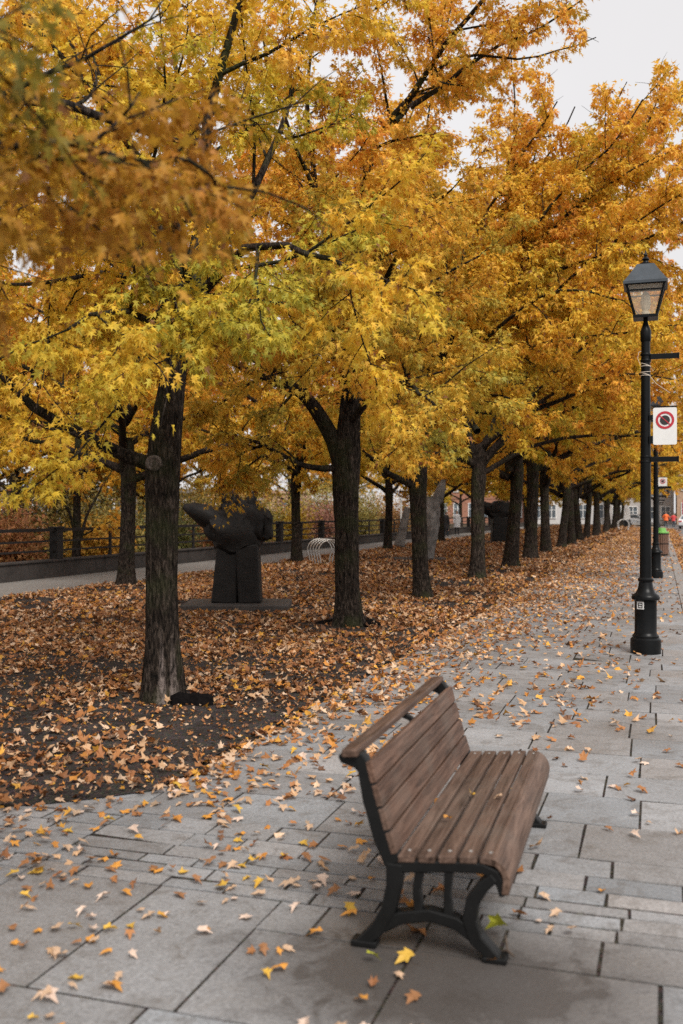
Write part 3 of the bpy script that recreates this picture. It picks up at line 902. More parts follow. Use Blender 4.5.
EX, EY0 = -2.84, 5.2


def bed_edge_y(x):
    if x > -2.87: return 5.25
    return max(4.45, 5.22 - 0.85 * (-2.87 - x)) if x > -3.8 else 4.43


# paving stones: one mesh of separate slabs with open joints
pv, pf, pc = [], [], []


def slab(x0, x1, y0, y1):
    g = 0.005
    x0 += g; x1 -= g; y0 += g; y1 -= g
    if x1 - x0 < 0.03 or y1 - y0 < 0.03: return
    b = len(pv)
    dz = random.gauss(0, 0.0012)
    tx, ty = random.gauss(0, 0.001), random.gauss(0, 0.001)
    e = 0.0022
    j = lambda: random.gauss(0, 0.0025)
    for (px, py, z) in ((x0, y0, -0.02), (x1, y0, -0.02), (x1, y1, -0.02), (x0, y1, -0.02)):
        pv.append((px, py, z))
    for (px, py, sx, sy) in ((x0 + e, y0 + e, -1, -1), (x1 - e, y0 + e, 1, -1), (x1 - e, y1 - e, 1, 1), (x0 + e, y1 - e, -1, 1)):
        pv.append((px + j(), py + j(), dz + tx * sx + ty * sy))
    v = random.gauss(1.0, 0.085)
    w = random.gauss(0, 0.006)
    c = (0.268 * v + w, 0.266 * v, 0.268 * v - w * 0.8)
    pc.extend([c] * 8)
    for q in ((4, 5, 6, 7), (0, 1, 5, 4), (1, 2, 6, 5), (2, 3, 7, 6), (3, 0, 4, 7)):
        pf.append(tuple(i + b for i in q))


def row(y0, y1, xa, xb, small=None):
    d = y1 - y0
    x = xb
    if small is None: small = d < 0.33
    first = True
    while x > xa + 0.02:
        l = random.uniform(0.24, 0.44) if small else random.uniform(0.5, 0.92)
        if first: l *= random.uniform(0.4, 1.0)
        first = False
        nx = x - l
        if nx < xa + 0.18: nx = xa
        slab(nx, x, y0, y1)
        x = nx


XA, XM, XB = -2.78, -1.53, 0.36
edges = [2.96, 3.65, 3.95, 4.07, 4.2, 4.31, 4.45, 4.64, 4.87, 5.41, 5.95, 6.45, 7.0, 7.55]
y = 2.96
while y > -3:
    d = random.uniform(0.6, 0.9)
    row(y - d, y, XA, XB)
    row(y - d, y, -14.2, XA)
    y -= d
slab(XA, -2.1, 2.96, 3.95); slab(-2.1, XM, 2.96, 3.95)
for a, b in zip(edges[:-1], edges[1:]):
    if b <= 3.96:
        row(a, b, XM, XB)
    else:
        row(a, b, XA, XB)
y = 7.55
n = 0
while y < 119:
    n += 1
    if n % 18 == 0:
        for d in (0.14, 0.13, 0.18, 0.2):
            row(y, y + d, XA - 0.02, XB)
            y += d
        continue
    d = random.uniform(0.42, 0.66)
    row(y, y + d, XA - 0.02, XB)
    y += d
ye = [2.96, 3.6, 3.95, 4.12, 4.28, 4.45, 4.62, 4.8, 5.05, 5.4]
for a, b in zip(ye[:-1], ye[1:]):
    row(a, b, -14.2, XA)
me = bpy.data.meshes.new('paving')
me.from_pydata(pv, [], pf)
a = me.color_attributes.new('tint', 'FLOAT_COLOR', 'POINT')
cc = np.ones((len(pv), 4), dtype=np.float32)
cc[:, :3] = np.array(pc)
a.data.foreach_set('color', cc.ravel())
tag(link('paving', me, M['stone']), 'grey stone slab paving laid in cross courses with narrow bands of setts', 'paving', None, 'structure')

kb = MB()
y = -12.0
while y < 120:
    l = random.uniform(0.9, 1.3)
    kb.box((0.48, y + l / 2, -0.08 + random.gauss(0, 0.001)), (0.236, l - 0.012, 0.165))
    y += l
tag(kb.build('kerb', M['kerb'], None, bevel=0.012), 'granite kerb stones at the road edge', 'kerb', None, 'structure')

# soil bed as an uneven sheet with ragged edges
nx, ny = 100, 700
X0, Y1 = -11.75, 121.0
V, F = [], []
ys = 4.3 + (np.linspace(0, 1, ny) ** 1.9) * (Y1 - 4.3)
for j in range(ny):
    for i in range(nx):
        u = i / (nx - 1)
        yy = ys[j]
        ragx = 0.05 * noise.noise(Vector((yy * 1.7, 3.1, 0))) + 0.025 * noise.noise(Vector((yy * 7, 9.1, 0)))
        xx = X0 + u * (EX + ragx - X0)
        ey = bed_edge_y(xx) + 0.06 * noise.noise(Vector((xx * 3, 1.0, 5))) + 0.03 * noise.noise(Vector((xx * 9, 1.0, 5)))
        y2 = max(yy, ey)
        edge = min(1.0, min((EX + ragx - xx) / 0.35, (y2 - ey) / 0.35 if j else 0.0))
        z = 0.006 + edge * (0.02 + 0.03 * noise.noise(Vector((xx * 0.5, y2 * 0.5, 0))) + 0.012 * noise.noise(Vector((xx * 2.5, y2 * 2.5, 2))))
        V.append((xx, y2, z))
idx = np.arange(nx * ny).reshape(ny, nx)
F = np.stack([idx[:-1, :-1], idx[:-1, 1:], idx[1:, 1:], idx[1:, :-1]], -1).reshape(-1, 4)
bedme = np_mesh('planting_bed', np.array(V), F, None, True, True)
tag(link('planting_bed', bedme, M['soil']), 'dark bare soil bed under the maples', 'soil', None, 'structure')

# ------------------------------------------------------------------ fallen leaves
LPAL = np.array([(0.37, 0.160, 0.057), (0.28, 0.115, 0.045), (0.55, 0.34, 0.19), (0.62, 0.44, 0.30), (0.15, 0.07, 0.035), (0.60, 0.31, 0.05), (0.52, 0.22, 0.045)])


def litter_colors(n, g, w):
    k = g.choice(len(LPAL), n, p=np.array(w) / np.sum(w))
    return np.clip(LPAL[k] * g.uniform(0.75, 1.2, (n, 1)), 0, 0.9)


def flat_frames(n, g, tilt=0.3):
    a = g.uniform(0, 2 * math.pi, n)
    ax = np.stack([np.cos(a), np.sin(a), g.normal(0, 0.08, n)], 1)
    nm = np.stack([g.normal(0, tilt, n), g.normal(0, tilt, n), np.ones(n)], 1)
    flip = g.uniform(0, 1, n) < 0.3
    nm[flip] *= -1
    return ax, nm


def noise2(x, y, s, o=0.0):
    return np.array([noise.noise(Vector((a * s, b * s, o))) for a, b in zip(x, y)])


g = np.random.default_rng(5)
pos, siz, col = [], [], []
for (ya, yb, dens, s) in ((4.4, 12.0, 380, 0.068), (12.0, 24.0, 300, 0.08), (24.0, 45.0, 140, 0.11), (45.0, 75.0, 50, 0.19), (75.0, 120.0, 28, 0.26)):
    n = int((EX + 11.9) * (yb - ya) * dens)
    x = g.uniform(-11.9, EX + 0.1, n)
    yv = g.uniform(ya, yb, n)
    m = noise2(x, yv, 0.8) * 0.9 + noise2(x, yv, 2.6, 4.0) * 0.5
    p = np.clip(0.62 + 1.4 * m, 0.05, 1.0)
    near = np.clip((yv - 4.6) / 4.0, 0.0, 1.0)
    p *= 0.62 + 0.38 * near
    d1 = np.hypot(x - b1[0], yv - b1[1] + 0.25)
    p *= np.clip((d1 - 0.2) / 0.7, 0.05, 1.0)
    p *= np.clip(0.45 + (EX - x) / 1.3, 0.3, 1.0)
    ok = (g.uniform(0, 1, n) < p) & (yv > np.array([bed_edge_y(q) for q in x]) - 0.02)
    x, yv = x[ok], yv[ok]
    pos.append(np.stack([x, yv, 0.035 + g.uniform(0, 0.035, len(x))], 1))
    siz.append(g.uniform(0.7, 1.3, len(x)) * s)
n = 9000
x, yv = g.uniform(-9, EX + 0.05, n), 4.5 + g.uniform(0, 1, n) ** 1.3 * 8
ok = yv > np.array([bed_edge_y(q) for q in x])
x, yv = x[ok], yv[ok]
pos.append(np.stack([x, yv, 0.03 + g.uniform(0, 0.02, len(x))], 1))
siz.append(g.uniform(0.018, 0.042, len(x)))
pos = np.concatenate(pos)
siz = np.concatenate(siz)
n = len(pos)
ax, nm = flat_frames(n, g, 0.42)
me = leaves_mesh('leaf_litter', pos, ax, nm, siz, litter_colors(n, g, (30, 22, 21, 10, 14, 5, 7)), g, False, 0.42, True)
tag(link('leaf_litter', me, M['litter']), 'carpet of brown and tan maple leaves covering the soil bed', 'fallen leaves', None, 'stuff')
print('LITTER', n)

# leaves on the paving: the largest in view are things, the others one scatter
N = 75000
yv = 2.2 + (g.uniform(0, 1, N) ** 1.5) * 110
x = g.uniform(-6.5, 0.6, N)
m = noise2(x, yv, 1.1, 7) + 0.6 * noise2(x, yv, 3.2, 8)
dens = np.interp(x, [-3.2, -2.6, -1.6, -0.9, -0.3, 0.6], [1.0, 1.0, 0.62, 0.50, 0.20, 0.12])
dens *= np.interp(yv, [2.0, 5.5, 9, 14, 30, 110], [0.25, 0.4, 0.75, 1.15, 1.2, 1.0])
dens *= np.clip(0.75 + 1.1 * m, 0.08, 1.6)
wgt = np.interp(yv, [2.2, 112], [1.0, 1.0])
ok = g.uniform(0, 1, N) < dens * 0.8
ok &= ~((x < EX + 0.05) & (yv > np.array([bed_edge_y(q) for q in x])))
x, yv = x[ok], yv[ok]
# fill in the near part evenly
n2 = 1700
xa = g.uniform(-5.5, 0.45, n2)
ya = g.uniform(2.3, 9.0, n2)
m = noise2(xa, ya, 1.3, 17) + 0.6 * noise2(xa, ya, 3.6, 18)
dn = np.interp(xa, [-3.2, -2.4, -1.6, -0.9, -0.3, 0.6], [1.0, 1.0, 0.8, 0.42, 0.10, 0.05]) * np.clip(0.5 + 2.4 * m, 0.02, 2.2)
ok = (g.uniform(0, 1, n2) < dn) & ~((xa < EX + 0.05) & (ya > np.array([bed_edge_y(q) for q in xa])))
x = np.concatenate([x, xa[ok]])
yv = np.concatenate([yv, ya[ok]])
# drift of leaves along the edge of the bed
n3 = 6000
ye_ = 5.2 + (g.uniform(0, 1, n3) ** 1.0) * 70
xe = EX + np.abs(g.normal(0, 0.35, n3)) * np.interp(ye_, [5, 20, 60], [0.5, 2.6, 3.6])
keep = xe < 0.3
x = np.concatenate([x, xe[keep]])
yv = np.concatenate([yv, ye_[keep]])
siz = g.uniform(0.05, 0.115, len(x)) * np.interp(yv, [2, 12, 40, 110], [1.0, 1.0, 1.25, 2.0])
dep = x * FWD[0] + yv * FWD[1]
lat = x * RGT[0] + yv * RGT[1]
sx = 341.5 + lat / np.maximum(dep, 0.1) * FPX
sy = 512 + EYE * FPX / np.maximum(dep, 0.1)
vis = (dep > 1) & (sx > -15) & (sx < 698) & (sy < 1040)
under = (x > -1.0) & (x < -0.5) & (yv > 3.6) & (yv < 5.3)
score = np.where(vis & ~under, siz / np.maximum(dep, 0.1), -1)
top = np.argsort(-score)[:290]
rest = np.setdiff1d(np.arange(len(x)), top)
zz = 0.012 + g.uniform(0, 0.016, len(x))
P3 = np.stack([x, yv, zz], 1)
ax, nm = flat_frames(len(rest), g, 0.28)
me = leaves_mesh('leaf_scatter', P3[rest], ax, nm, siz[rest] * 0.82, litter_colors(len(rest), g, (26, 12, 24, 14, 6, 8, 14)), g, False, 0.4, True)
tag(link('leaf_scatter', me, M['litter']), 'scatter of tan and orange leaves spread down the stone walkway', 'fallen leaves', None, 'stuff')

kinds = [('pale tan', (0.56, 0.38, 0.25)), ('brown', (0.34, 0.16, 0.07)), ('golden orange', (0.60, 0.27, 0.05)), ('pinkish cream', (0.66, 0.50, 0.40)), ('bright yellow', (0.62, 0.38, 0.06))]
leafmeshes = {}
for kn, (nmk, c) in enumerate(kinds):
    for q in range(3):
        a_ = np.array([[1.0, 0.0, 0.05]])
        nn = np.array([[0.0, g.normal(0, 0.15), 1.0]])
        lm = leaves_mesh('fallen_leaf', np.array([[-0.5, 0.0, 0.0]]), a_, nn, np.array([1.0]), np.array([c]) * g.uniform(0.85, 1.1), g, False, [0.22, 0.36, 0.5][q], True)
        lm.materials.append(M['litter'])
        zmin = min(v.co.z for v in lm.vertices)
        for v in lm.vertices: v.co.z -= zmin
        leafmeshes[(kn, q)] = lm
for i in top:
    kn = int(g.choice(5, p=[0.34, 0.18, 0.2, 0.18, 0.10]))
    o = bpy.data.objects.new('fallen_leaf', leafmeshes[(kn, int(g.integers(0, 3)))])
    COL.objects.link(o)
    o.location = (x[i], yv[i], 0.004)
    o.rotation_euler = (g.normal(0, 0.08), g.normal(0, 0.08), g.uniform(0, 6.28))
    o.scale = (siz[i] * 0.68, siz[i] * 0.6, siz[i] * 0.42)
    tag(o, kinds[kn][0] + ' fallen maple leaf lying on the grey paving', 'leaf', kinds[kn][0] + ' leaves on the paving')

# gutter leaves
n = 5200
yg = 3 + (g.uniform(0, 1, n) ** 1.3) * 105
xg = 0.62 + np.abs(g.normal(0, 0.38, n))
ax, nm = flat_frames(n, g, 0.35)
me = leaves_mesh('gutter_leaves', np.stack([xg, yg, -0.115 + g.uniform(0, 0.04, n)], 1), ax, nm, g.uniform(0.08, 0.15, n) * np.interp(yg, [3, 30, 110], [1, 1.2, 2]),
                 litter_colors(n, g, (30, 20, 12, 8, 10, 12, 14)), g, True, 0.3)
tag(link('gutter_leaves', me, M['litter']), 'drift of orange leaves in the gutter beside the kerb', 'fallen leaves', None, 'stuff')

# ------------------------------------------------------------------ bench
bench = thing('park_bench', 'brown slatted park bench with black cast iron legs on the stone paving', 'bench', (-0.82, 3.62, 0), R(1.2))
BL = 1.70
ox = -0.82


def bx(x, z): return (x - ox, z)


wood = M['wood']
mb = MB()
# seat: six lengthwise slats on a slightly dished line, the front one rolled over
seat_c = [(-0.905, 0.352), (-0.828, 0.358), (-0.750, 0.364), (-0.672, 0.371), (-0.597, 0.373)]
for i, (cx, cz) in enumerate(seat_c):
    t = random.uniform(0.78, 1.18)
    mb.tint = (t, t, t)
    mb.box((cx - ox, BL / 2, cz), (0.064, BL, 0.028), Matrix.Rotation(R([-5, -4, -5, -3, 6][i]), 3, 'Y'))
seat = mb.build('seat', wood, bench, bevel=0.005)
mb = MB()
mb.tint = (1.08, 1.05, 1.02)
pts = []
for k in range(9):
    a = R(80 - k * 11.5)
    pts.append((-0.615 + 0.072 * math.cos(a) + 0.012 - ox, 0.302 + 0.075 * math.sin(a)))
pts.append((pts[-1][0] - 0.004, 0.255))
mb.ribbon(pts, 0.028, 0.0, BL)
mb.build('front_slat', wood, bench, smooth=True, bevel=0.005)
mb = MB()
bs = [(-0.962, 0.405), (-0.990, 0.492), (-1.016, 0.579), (-1.040, 0.666)]
for i, (cx, cz) in enumerate(bs):
    t = random.uniform(0.85, 1.2)
    mb.tint = (t * 1.08, t * 0.98, t * 0.93)
    mb.box((cx - ox, BL / 2, cz), (0.027, BL, 0.083), Matrix.Rotation(R(-17 + i), 3, 'Y'))
mb.build('backrest', wood, bench, bevel=0.005)
mb = MB()
mb.tint = (0.9, 0.86, 0.84)
mb.box((-1.118 - ox, BL / 2 + 0.0, 0.738), (0.062, BL + 0.05, 0.03), Matrix.Rotation(R(-4), 3, 'Y'))
mb.build('top_rail', wood, bench, bevel=0.006)
# cast iron end frames
for yy in (0.002, BL - 0.062):
    f = MB()
    y0, y1 = yy, yy + 0.06
    # back upright, curling to the rail
    f.ribbon([bx(-0.955, 0.325), bx(-0.998, 0.42), bx(-1.042, 0.56), bx(-1.068, 0.68), bx(-1.09, 0.718), bx(-1.13, 0.722)], [0.07, 0.07, 0.066, 0.058, 0.044, 0.03], y0, y1)
    # rail hook
    f.ribbon([bx(-1.066, 0.655), bx(-1.10, 0.69), bx(-1.155, 0.705), bx(-1.168, 0.722)], [0.03, 0.034, 0.03, 0.016], y0 + 0.004, y1 - 0.004)
    # seat bearer
    f.ribbon([bx(-0.965, 0.318), bx(-0.86, 0.325), bx(-0.72, 0.338), bx(-0.62, 0.342), bx(-0.575, 0.325), bx(-0.552, 0.285), bx(-0.548, 0.245)], [0.05, 0.045, 0.04, 0.04, 0.04, 0.034, 0.02], y0 + 0.002, y1 - 0.002)
    # rear leg
    f.ribbon([bx(-0.95, 0.33), bx(-0.955, 0.24), bx(-0.975, 0.15), bx(-1.02, 0.07), bx(-1.085, 0.008)], [0.064, 0.058, 0.056, 0.054, 0.044], y0 - 0.002, y1 + 0.002)
    f.ribbon([bx(-1.02, 0.013), bx(-1.12, 0.013)], 0.026, y0 - 0.004, y1 + 0.004)
    # front leg: in from the roll, then sweeping out to the foot
    f.ribbon([bx(-0.575, 0.315), bx(-0.615, 0.28), bx(-0.655, 0.22), bx(-0.668, 0.15), bx(-0.645, 0.08), bx(-0.565, 0.008)], [0.036, 0.044, 0.05, 0.054, 0.052, 0.04], y0 - 0.003, y1 + 0.003)
    f.ribbon([bx(-0.53, 0.012), bx(-0.62, 0.012)], 0.024, y0 - 0.005, y1 + 0.005)
    # arch between the legs and two struts
    f.ribbon([bx(-1.00, 0.085), bx(-0.93, 0.125), bx(-0.82, 0.148), bx(-0.72, 0.130), bx(-0.645, 0.085)], [0.05, 0.048, 0.046, 0.048, 0.05], y0 + 0.001, y1 - 0.001)
    f.ribbon([bx(-0.855, 0.315), bx(-0.868, 0.24), bx(-0.86, 0.15)], [0.034, 0.028, 0.036], y0 + 0.006, y1 - 0.006)
    f.ribbon([bx(-0.745, 0.325), bx(-0.752, 0.24), bx(-0.748, 0.15)], [0.034, 0.026, 0.036], y0 + 0.007, y1 - 0.007)
    f.build('leg', M['iron'], bench, bevel=0.006)
mb = MB()
mb.ribbon([bx(-1.055, 0.66), bx(-1.075, 0.70), bx(-1.115, 0.715), bx(-1.14, 0.715)], 0.022, BL * 0.5 - 0.015, BL * 0.5 + 0.015)
mb.build('rail_bracket', M['iron'], bench, bevel=0.003)
mb = MB()
for yy in (0.06, BL - 0.06):
    for i, (cx, cz) in enumerate(seat_c):
        mb.lathe([(0.0085, 0.0), (0.0085, 0.002), (0.005, 0.0045)], 10, (cx - ox, yy, cz + 0.0135))
mb.build('bolts', M['steel'], bench, smooth=True)

# things lying on the bench and beside its foot
for (px, py, d, c, s, lab, nm_) in ((406, 801, 4.25, 2, 0.030, 'small curled orange leaf on bench seat, farther of the two', 'fallen_leaf'),
                                 (452, 829, 3.95, 2, 0.036, 'small curled orange leaf on bench seat, nearer of the two', 'fallen_leaf')):
    pass
for k, (xx, yy, kn, s, lab) in enumerate(((-0.83, 4.03, 2, 0.045, 'small curled orange leaf in the middle of bench seat'),
                                          (-0.80, 4.42, 4, 0.04, 'small yellow leaf near the back of bench seat'),
                                          (-0.68, 4.38, 0, 0.045, 'pale tan leaf on the bench seat near its front edge'))):
    o = bpy.data.objects.new('fallen_leaf', leafmeshes[(kn, 2)])
    COL.objects.link(o)
    o.location = (xx, yy, 0.384)
    o.rotation_euler = (0.1, 0.1, 1.0 + k)
    o.scale = (s,) * 3
    tag(o, lab, 'leaf', 'leaves on the bench')
lm = leafmeshes[(4, 1)].copy()
a_ = lm.color_attributes['tint']
a_.data.foreach_set('color', np.tile(np.array([0.42, 0.42, 0.04, 1], dtype=np.float32), len(lm.vertices)))
for (px, py, s, rot, lab) in ((488, 940, 0.085, (1.1, 0.3, 2.2), 'yellow green leaf leaning against the front foot of bench'),
                              (374, 963, 0.055, (0.05, 0, 0.6), 'small yellow green leaf lying under the near end of bench')):
    q = G(px, py)
    o = bpy.data.objects.new('fallen_leaf', lm)
    COL.objects.link(o)
    o.location = (q[0], q[1], 0.006 if rot[0] < 1 else 0.045)
    o.rotation_euler = rot
    o.scale = (s,) * 3
    tag(o, lab, 'leaf')
q1, q2, q3 = G(501, 955), G(514, 962), G(522, 972)
tb = MB()
tb.tube([(q1[0], q1[1], 0.012), ((q1[0] + q2[0]) / 2, (q1[1] + q2[1]) / 2, 0.03), (q2[0], q2[1], 0.02)], [0.008, 0.006, 0.004], 6)
tb.tube([((q1[0] + q2[0]) / 2, (q1[1] + q2[1]) / 2, 0.03), (q2[0] - 0.04, q2[1] + 0.06, 0.07)], [0.005, 0.003], 6)
tag(tb.build('twig', M['twig'], None, True), 'short dark broken twig on the paving by bench front foot', 'twig')

# dark mulch mounds at the feet of the maples
for (c, sx_, sy_, lab) in ((G(187, 706), 0.20, 0.12, 'black mulch heap at the foot of the nearest maple'),
                           (G(352, 626), 0.44, 0.34, 'black mulch ring round the foot of the forked second maple')):
    mv, mf = [], []
    for k in range(25):
        a = 2 * math.pi * k / 24
        for r in (0.35, 0.75, 1.0, 1.12):
            w = 1 + 0.45 * noise.noise(Vector((math.cos(a) * 1.8 + c[0] * 5, math.sin(a) * 1.8 + c[1] * 5, r)))
            mv.append((c[0] + math.cos(a) * sx_ * r * w, c[1] + math.sin(a) * sy_ * r * w, (0.8 + 0.5 * noise.noise(Vector((math.cos(a) * 2.5, math.sin(a) * 2.5, r * 3 + c[1])))) * {0.35: 0.125, 0.75: 0.115, 1.0: 0.085, 1.12: 0.0}[r]))
    for k in range(24):
        for j in range(3):
            mf.append((k * 4 + j, k * 4 + j + 1, (k + 1) * 4 + j + 1, (k + 1) * 4 + j))
    mf.append(tuple(k * 4 for k in range(24)))
    b_ = MB()
    b_.add(mv, mf)
    tag(b_.build('mulch_mound', M['mat'], None, True), lab, 'mulch')

# ------------------------------------------------------------------ street lamps
def make_lamp():
    r = thing('street_lamp', 'lamp', 'street lamp')
    b = MB()
    b.lathe([(0.172, -0.01), (0.175, 0.10), (0.172, 0.165), (0.150, 0.185), (0.152, 0.205), (0.134, 0.225), (0.125, 0.25), (0.125, 0.60), (0.128, 0.615), (0.158, 0.63), (0.160, 0.655),
             (0.150, 0.68), (0.112, 0.705), (0.088, 0.76), (0.076, 0.83), (0.088, 0.845), (0.090, 0.865), (0.070, 0.885)], 32)
    b.build('pedestal', M['lamp'], r, True)
    b = MB()
    b.lathe([(0.067, 0.875), (0.062, 1.6), (0.056, 2.6), (0.050, 3.67)], 24)
    for z in (2.235, 2.295, 3.42, 3.49):
        b.lathe([(0.060, z - 0.012), (0.064, z), (0.060, z + 0.012)], 24)
    b.build('pole', M['lamp'], r, True)
    b = MB()
    b.lathe([(0.051, 3.64), (0.060, 3.66), (0.062, 3.76), (0.050, 3.80), (0.035, 3.84), (0.026, 3.87), (0.026, 3.91), (0.07, 3.925)], 20)
    b.build('collar', M['lamp'], r, True)
    for z, ln in ((3.465, 0.315), (2.265, 0.31)):
        b = MB()
        b.box((0.05 + ln / 2, 0, z), (ln, 0.045, 0.06))
        b.box((0.05 + ln, 0, z), (0.02, 0.055, 0.07))
        b.build('banner_arm', M['lamp'], r, bevel=0.005)
    # lantern cage: four corner bars, bottom plate, eave; glass panes inside
    lan = MB()
    zb, zt, wb, wt = 3.925, 4.30, 0.115, 0.212
    for sx_ in (-1, 1):
        for sy_ in (-1, 1):
            lan.tube([(sx_ * wb, sy_ * wb, zb), (sx_ * wt, sy_ * wt, zt)], 0.017, 4)
    lan.box((0, 0, zb), (wb * 2 + 0.05, wb * 2 + 0.05, 0.035))
    for s in (-1, 1):
        lan.box((0, s * (wt - 0.004), zt - 0.01), (wt * 2 + 0.03, 0.028, 0.03))
        lan.box((s * (wt - 0.004), 0, zt - 0.012), (0.028, wt * 2 - 0.03, 0.03))
        m_ = 0.78
        wm = wb + (wt - wb) * m_
        lan.box((0, s * wm, zb + (zt - zb) * m_), (wm * 2 - 0.03, 0.012, 0.018))
        lan.box((s * wm, 0, zb + (zt - zb) * m_), (0.012, wm * 2 - 0.03, 0.018))
    cage = lan.build('lantern', M['lamp'], r, bevel=0.003)
    gl = MB()
    for k in range(4):
        rot = Matrix.Rotation(k * math.pi / 2, 3, 'Z')
        a = 0.012
        q = [rot @ Vector(v) for v in ((-wb + a, -wb, zb + 0.02), (wb - a, -wb, zb + 0.02), (wt - a, -wt + 0.004, zt - 0.02), (-wt + a, -wt + 0.004, zt - 0.02))]
        gl.add(q, [(0, 1, 2, 3)])
    gl.build('glass', M['glass'], cage)
    b = MB()
    b.lathe([(0.045, 3.945), (0.045, 3.99), (0.030, 4.0), (0.050, 4.03), (0.058, 4.09), (0.050, 4.17), (0.030, 4.215), (0.012, 4.225)], 18)
    b.build('globe', M['lampcore'], cage, True)
    b = MB()
    c45 = math.pi / 4
    q2_ = math.sqrt(2)
    b.lathe([(0.246 * q2_, 4.285), (0.246 * q2_, 4.315), (0.226 * q2_, 4.335), (0.185 * q2_, 4.395), (0.135 * q2_, 4.47), (0.095 * q2_, 4.535), (0.075 * q2_, 4.54)], 4, (0, 0, 0), c45)
    b.build('roof', M['roofgrey'], cage)
    b = MB()
    b.lathe([(0.085, 4.535), (0.088, 4.55), (0.04, 4.56), (0.028, 4.585), (0.045, 4.605), (0.03, 4.625), (0.016, 4.64), (0.022, 4.655), (0.014, 4.67), (0.004, 4.71)], 16)
    b.build('finial', M['lamp'], cage, True)
    return r


lamp = make_lamp()
LX = [(-0.16, 12.18), (-0.10, 26.1), (-0.13, 40.4), (-0.12, 54.6), (-0.12, 68.8), (-0.12, 83.0)]
llab = ['nearest black street lamp with four sided lantern, string round its pole and white parking sign',
        'second street lamp, its pole just right of the nearest lamp pole', 'third street lamp, behind the green lidded bin, carrying a small white sign',
        'fourth street lamp from the front, mostly hidden behind the others', 'fifth street lamp from the front, far down the kerb', 'farthest street lamp down the kerb']
lamps = []
for i, (lx, ly) in enumerate(LX):
    o = lamp if i == 0 else copy_tree(lamp)
    o.location = (lx, ly, 0)
    tag(o, llab[i], 'street lamp', 'black street lamps along the kerb')
    lamps.append(o)
# string and sticker only on the nearest
b = MB()
hel = []
for k in range(60):
    a = k * 0.55
    z = 3.40 - 0.0032 * k + 0.02 * math.sin(k * 0.37)
    hel.append((0.058 * math.cos(a), 0.058 * math.sin(a), z))
b.tube(hel, 0.004, 5)
b.tube([(-0.056, -0.02, 3.36), (-0.09, -0.03, 3.45), (-0.075, -0.03, 3.52), (-0.05, -0.02, 3.53)], 0.003, 5)
b.tube([(0.05, -0.03, 3.23), (0.12, -0.05, 3.14), (0.2, -0.05, 3.08), (0.27, -0.05, 3.03)], 0.003, 5)
b.build('string', M['string'], lamps[0])
sa = -2.03
so = Vector((math.cos(sa), math.sin(sa), 0))
st = Vector((-so.y, so.x, 0))
sk = MB()
rot = Matrix(((st.x, so.x, 0), (st.y, so.y, 0), (0, 0, 1)))
sk.box(so * 0.127 + Vector((0, 0, 0.565)), (0.085, 0.004, 0.088), rot)
stick = sk.build('sticker', M['signface'], lamps[0])
sk = MB()
for (dx, dz, w, h) in ((0, 0.026, 0.054, 0.009), (0, 0.0, 0.054, 0.009), (0, -0.026, 0.054, 0.009), (-0.0225, 0.0, 0.008, 0.06), (0.0225, 0.0, 0.008, 0.06)):
    sk.box(so * (0.1305 + 0.0003 * (w < 0.02)) + st * dx + Vector((0, 0, 0.565 + dz)), (w, 0.002, h), rot)
sk.build('mark', M['black'], stick)


def parking_sign(x, y, z, w, h, label, ring=True):
    s = thing('parking_sign', label, 'sign', (x, y, z), 0, 'parking signs on the lamps')
    b = MB()
    # rounded rectangle plate
    r_, n_ = 0.02, 5
    out = []
    for (cx, cz, a0) in ((w / 2 - r_, h / 2 - r_, 0), (-w / 2 + r_, h / 2 - r_, 90), (-w / 2 + r_, -h / 2 + r_, 180), (w / 2 - r_, -h / 2 + r_, 270)):
        for k in range(n_):
            a = R(a0 + 90 * k / (n_ - 1))
            out.append((cx + r_ * math.cos(a), cz + r_ * math.sin(a)))
    n = len(out)
    b.add([(p[0], 0, p[1]) for p in out] + [(p[0], 0.004, p[1]) for p in out],
          [tuple(range(n)), tuple(range(2 * n - 1, n - 1, -1))] + [(i, (i + 1) % n, n + (i + 1) % n, n + i) for i in range(n)])
    pl = b.build('panel', M['signface'], s)
    cz = h / 2 - 0.145
    b = MB()
    ro, ri = 0.102, 0.076
    k = 40
    vs = []
    for rr_ in (ro, ri):
        for yy in (-0.004, -0.001):
            vs += [(rr_ * math.cos(2 * math.pi * i / k), yy, cz + rr_ * math.sin(2 * math.pi * i / k)) for i in range(k)]
    fs = []
    for i in range(k):
        j = (i + 1) % k
        fs += [(i, j, 2 * k + j, 2 * k + i), (i, k + i, k + j, j), (2 * k + i, 2 * k + j, 3 * k + j, 3 * k + i)]
    b.add(vs, fs)
    rot = Matrix.Rotation(R(42), 3, 'Y')
    b.box((0, -0.0065, cz), (0.172, 0.002, 0.010), rot)
    b.build('prohibition_ring', M['red'], pl)
    b = MB()
    b.add([(0.055 * math.cos(2 * math.pi * i / 24), -0.005, cz + 0.055 * math.sin(2 * math.pi * i / 24)) for i in range(24)] +
          [(0.055 * math.cos(2 * math.pi * i / 24), -0.001, cz + 0.055 * math.sin(2 * math.pi * i / 24)) for i in range(24)],
          [tuple(range(24))] + [(i, (i + 1) % 24, 24 + (i + 1) % 24, 24 + i) for i in range(24)])
    b.build('disc', M['black'], pl)
    b = MB()
    b.box((-w / 2 - 0.012, 0.012, h / 2 - 0.11), (0.07, 0.02, 0.06))
    b.box((-w / 2 - 0.012, 0.012, -h / 2 + 0.06), (0.07, 0.02, 0.09))
    b.box((-w / 2 + 0.02, 0.014, 0.01), (0.012, 0.012, h + 0.05))
    b.box((0, 0.014, h / 2 + 0.012), (w, 0.016, 0.016))
    b.build('bracket', M['lamp'], s, bevel=0.003)
    return s


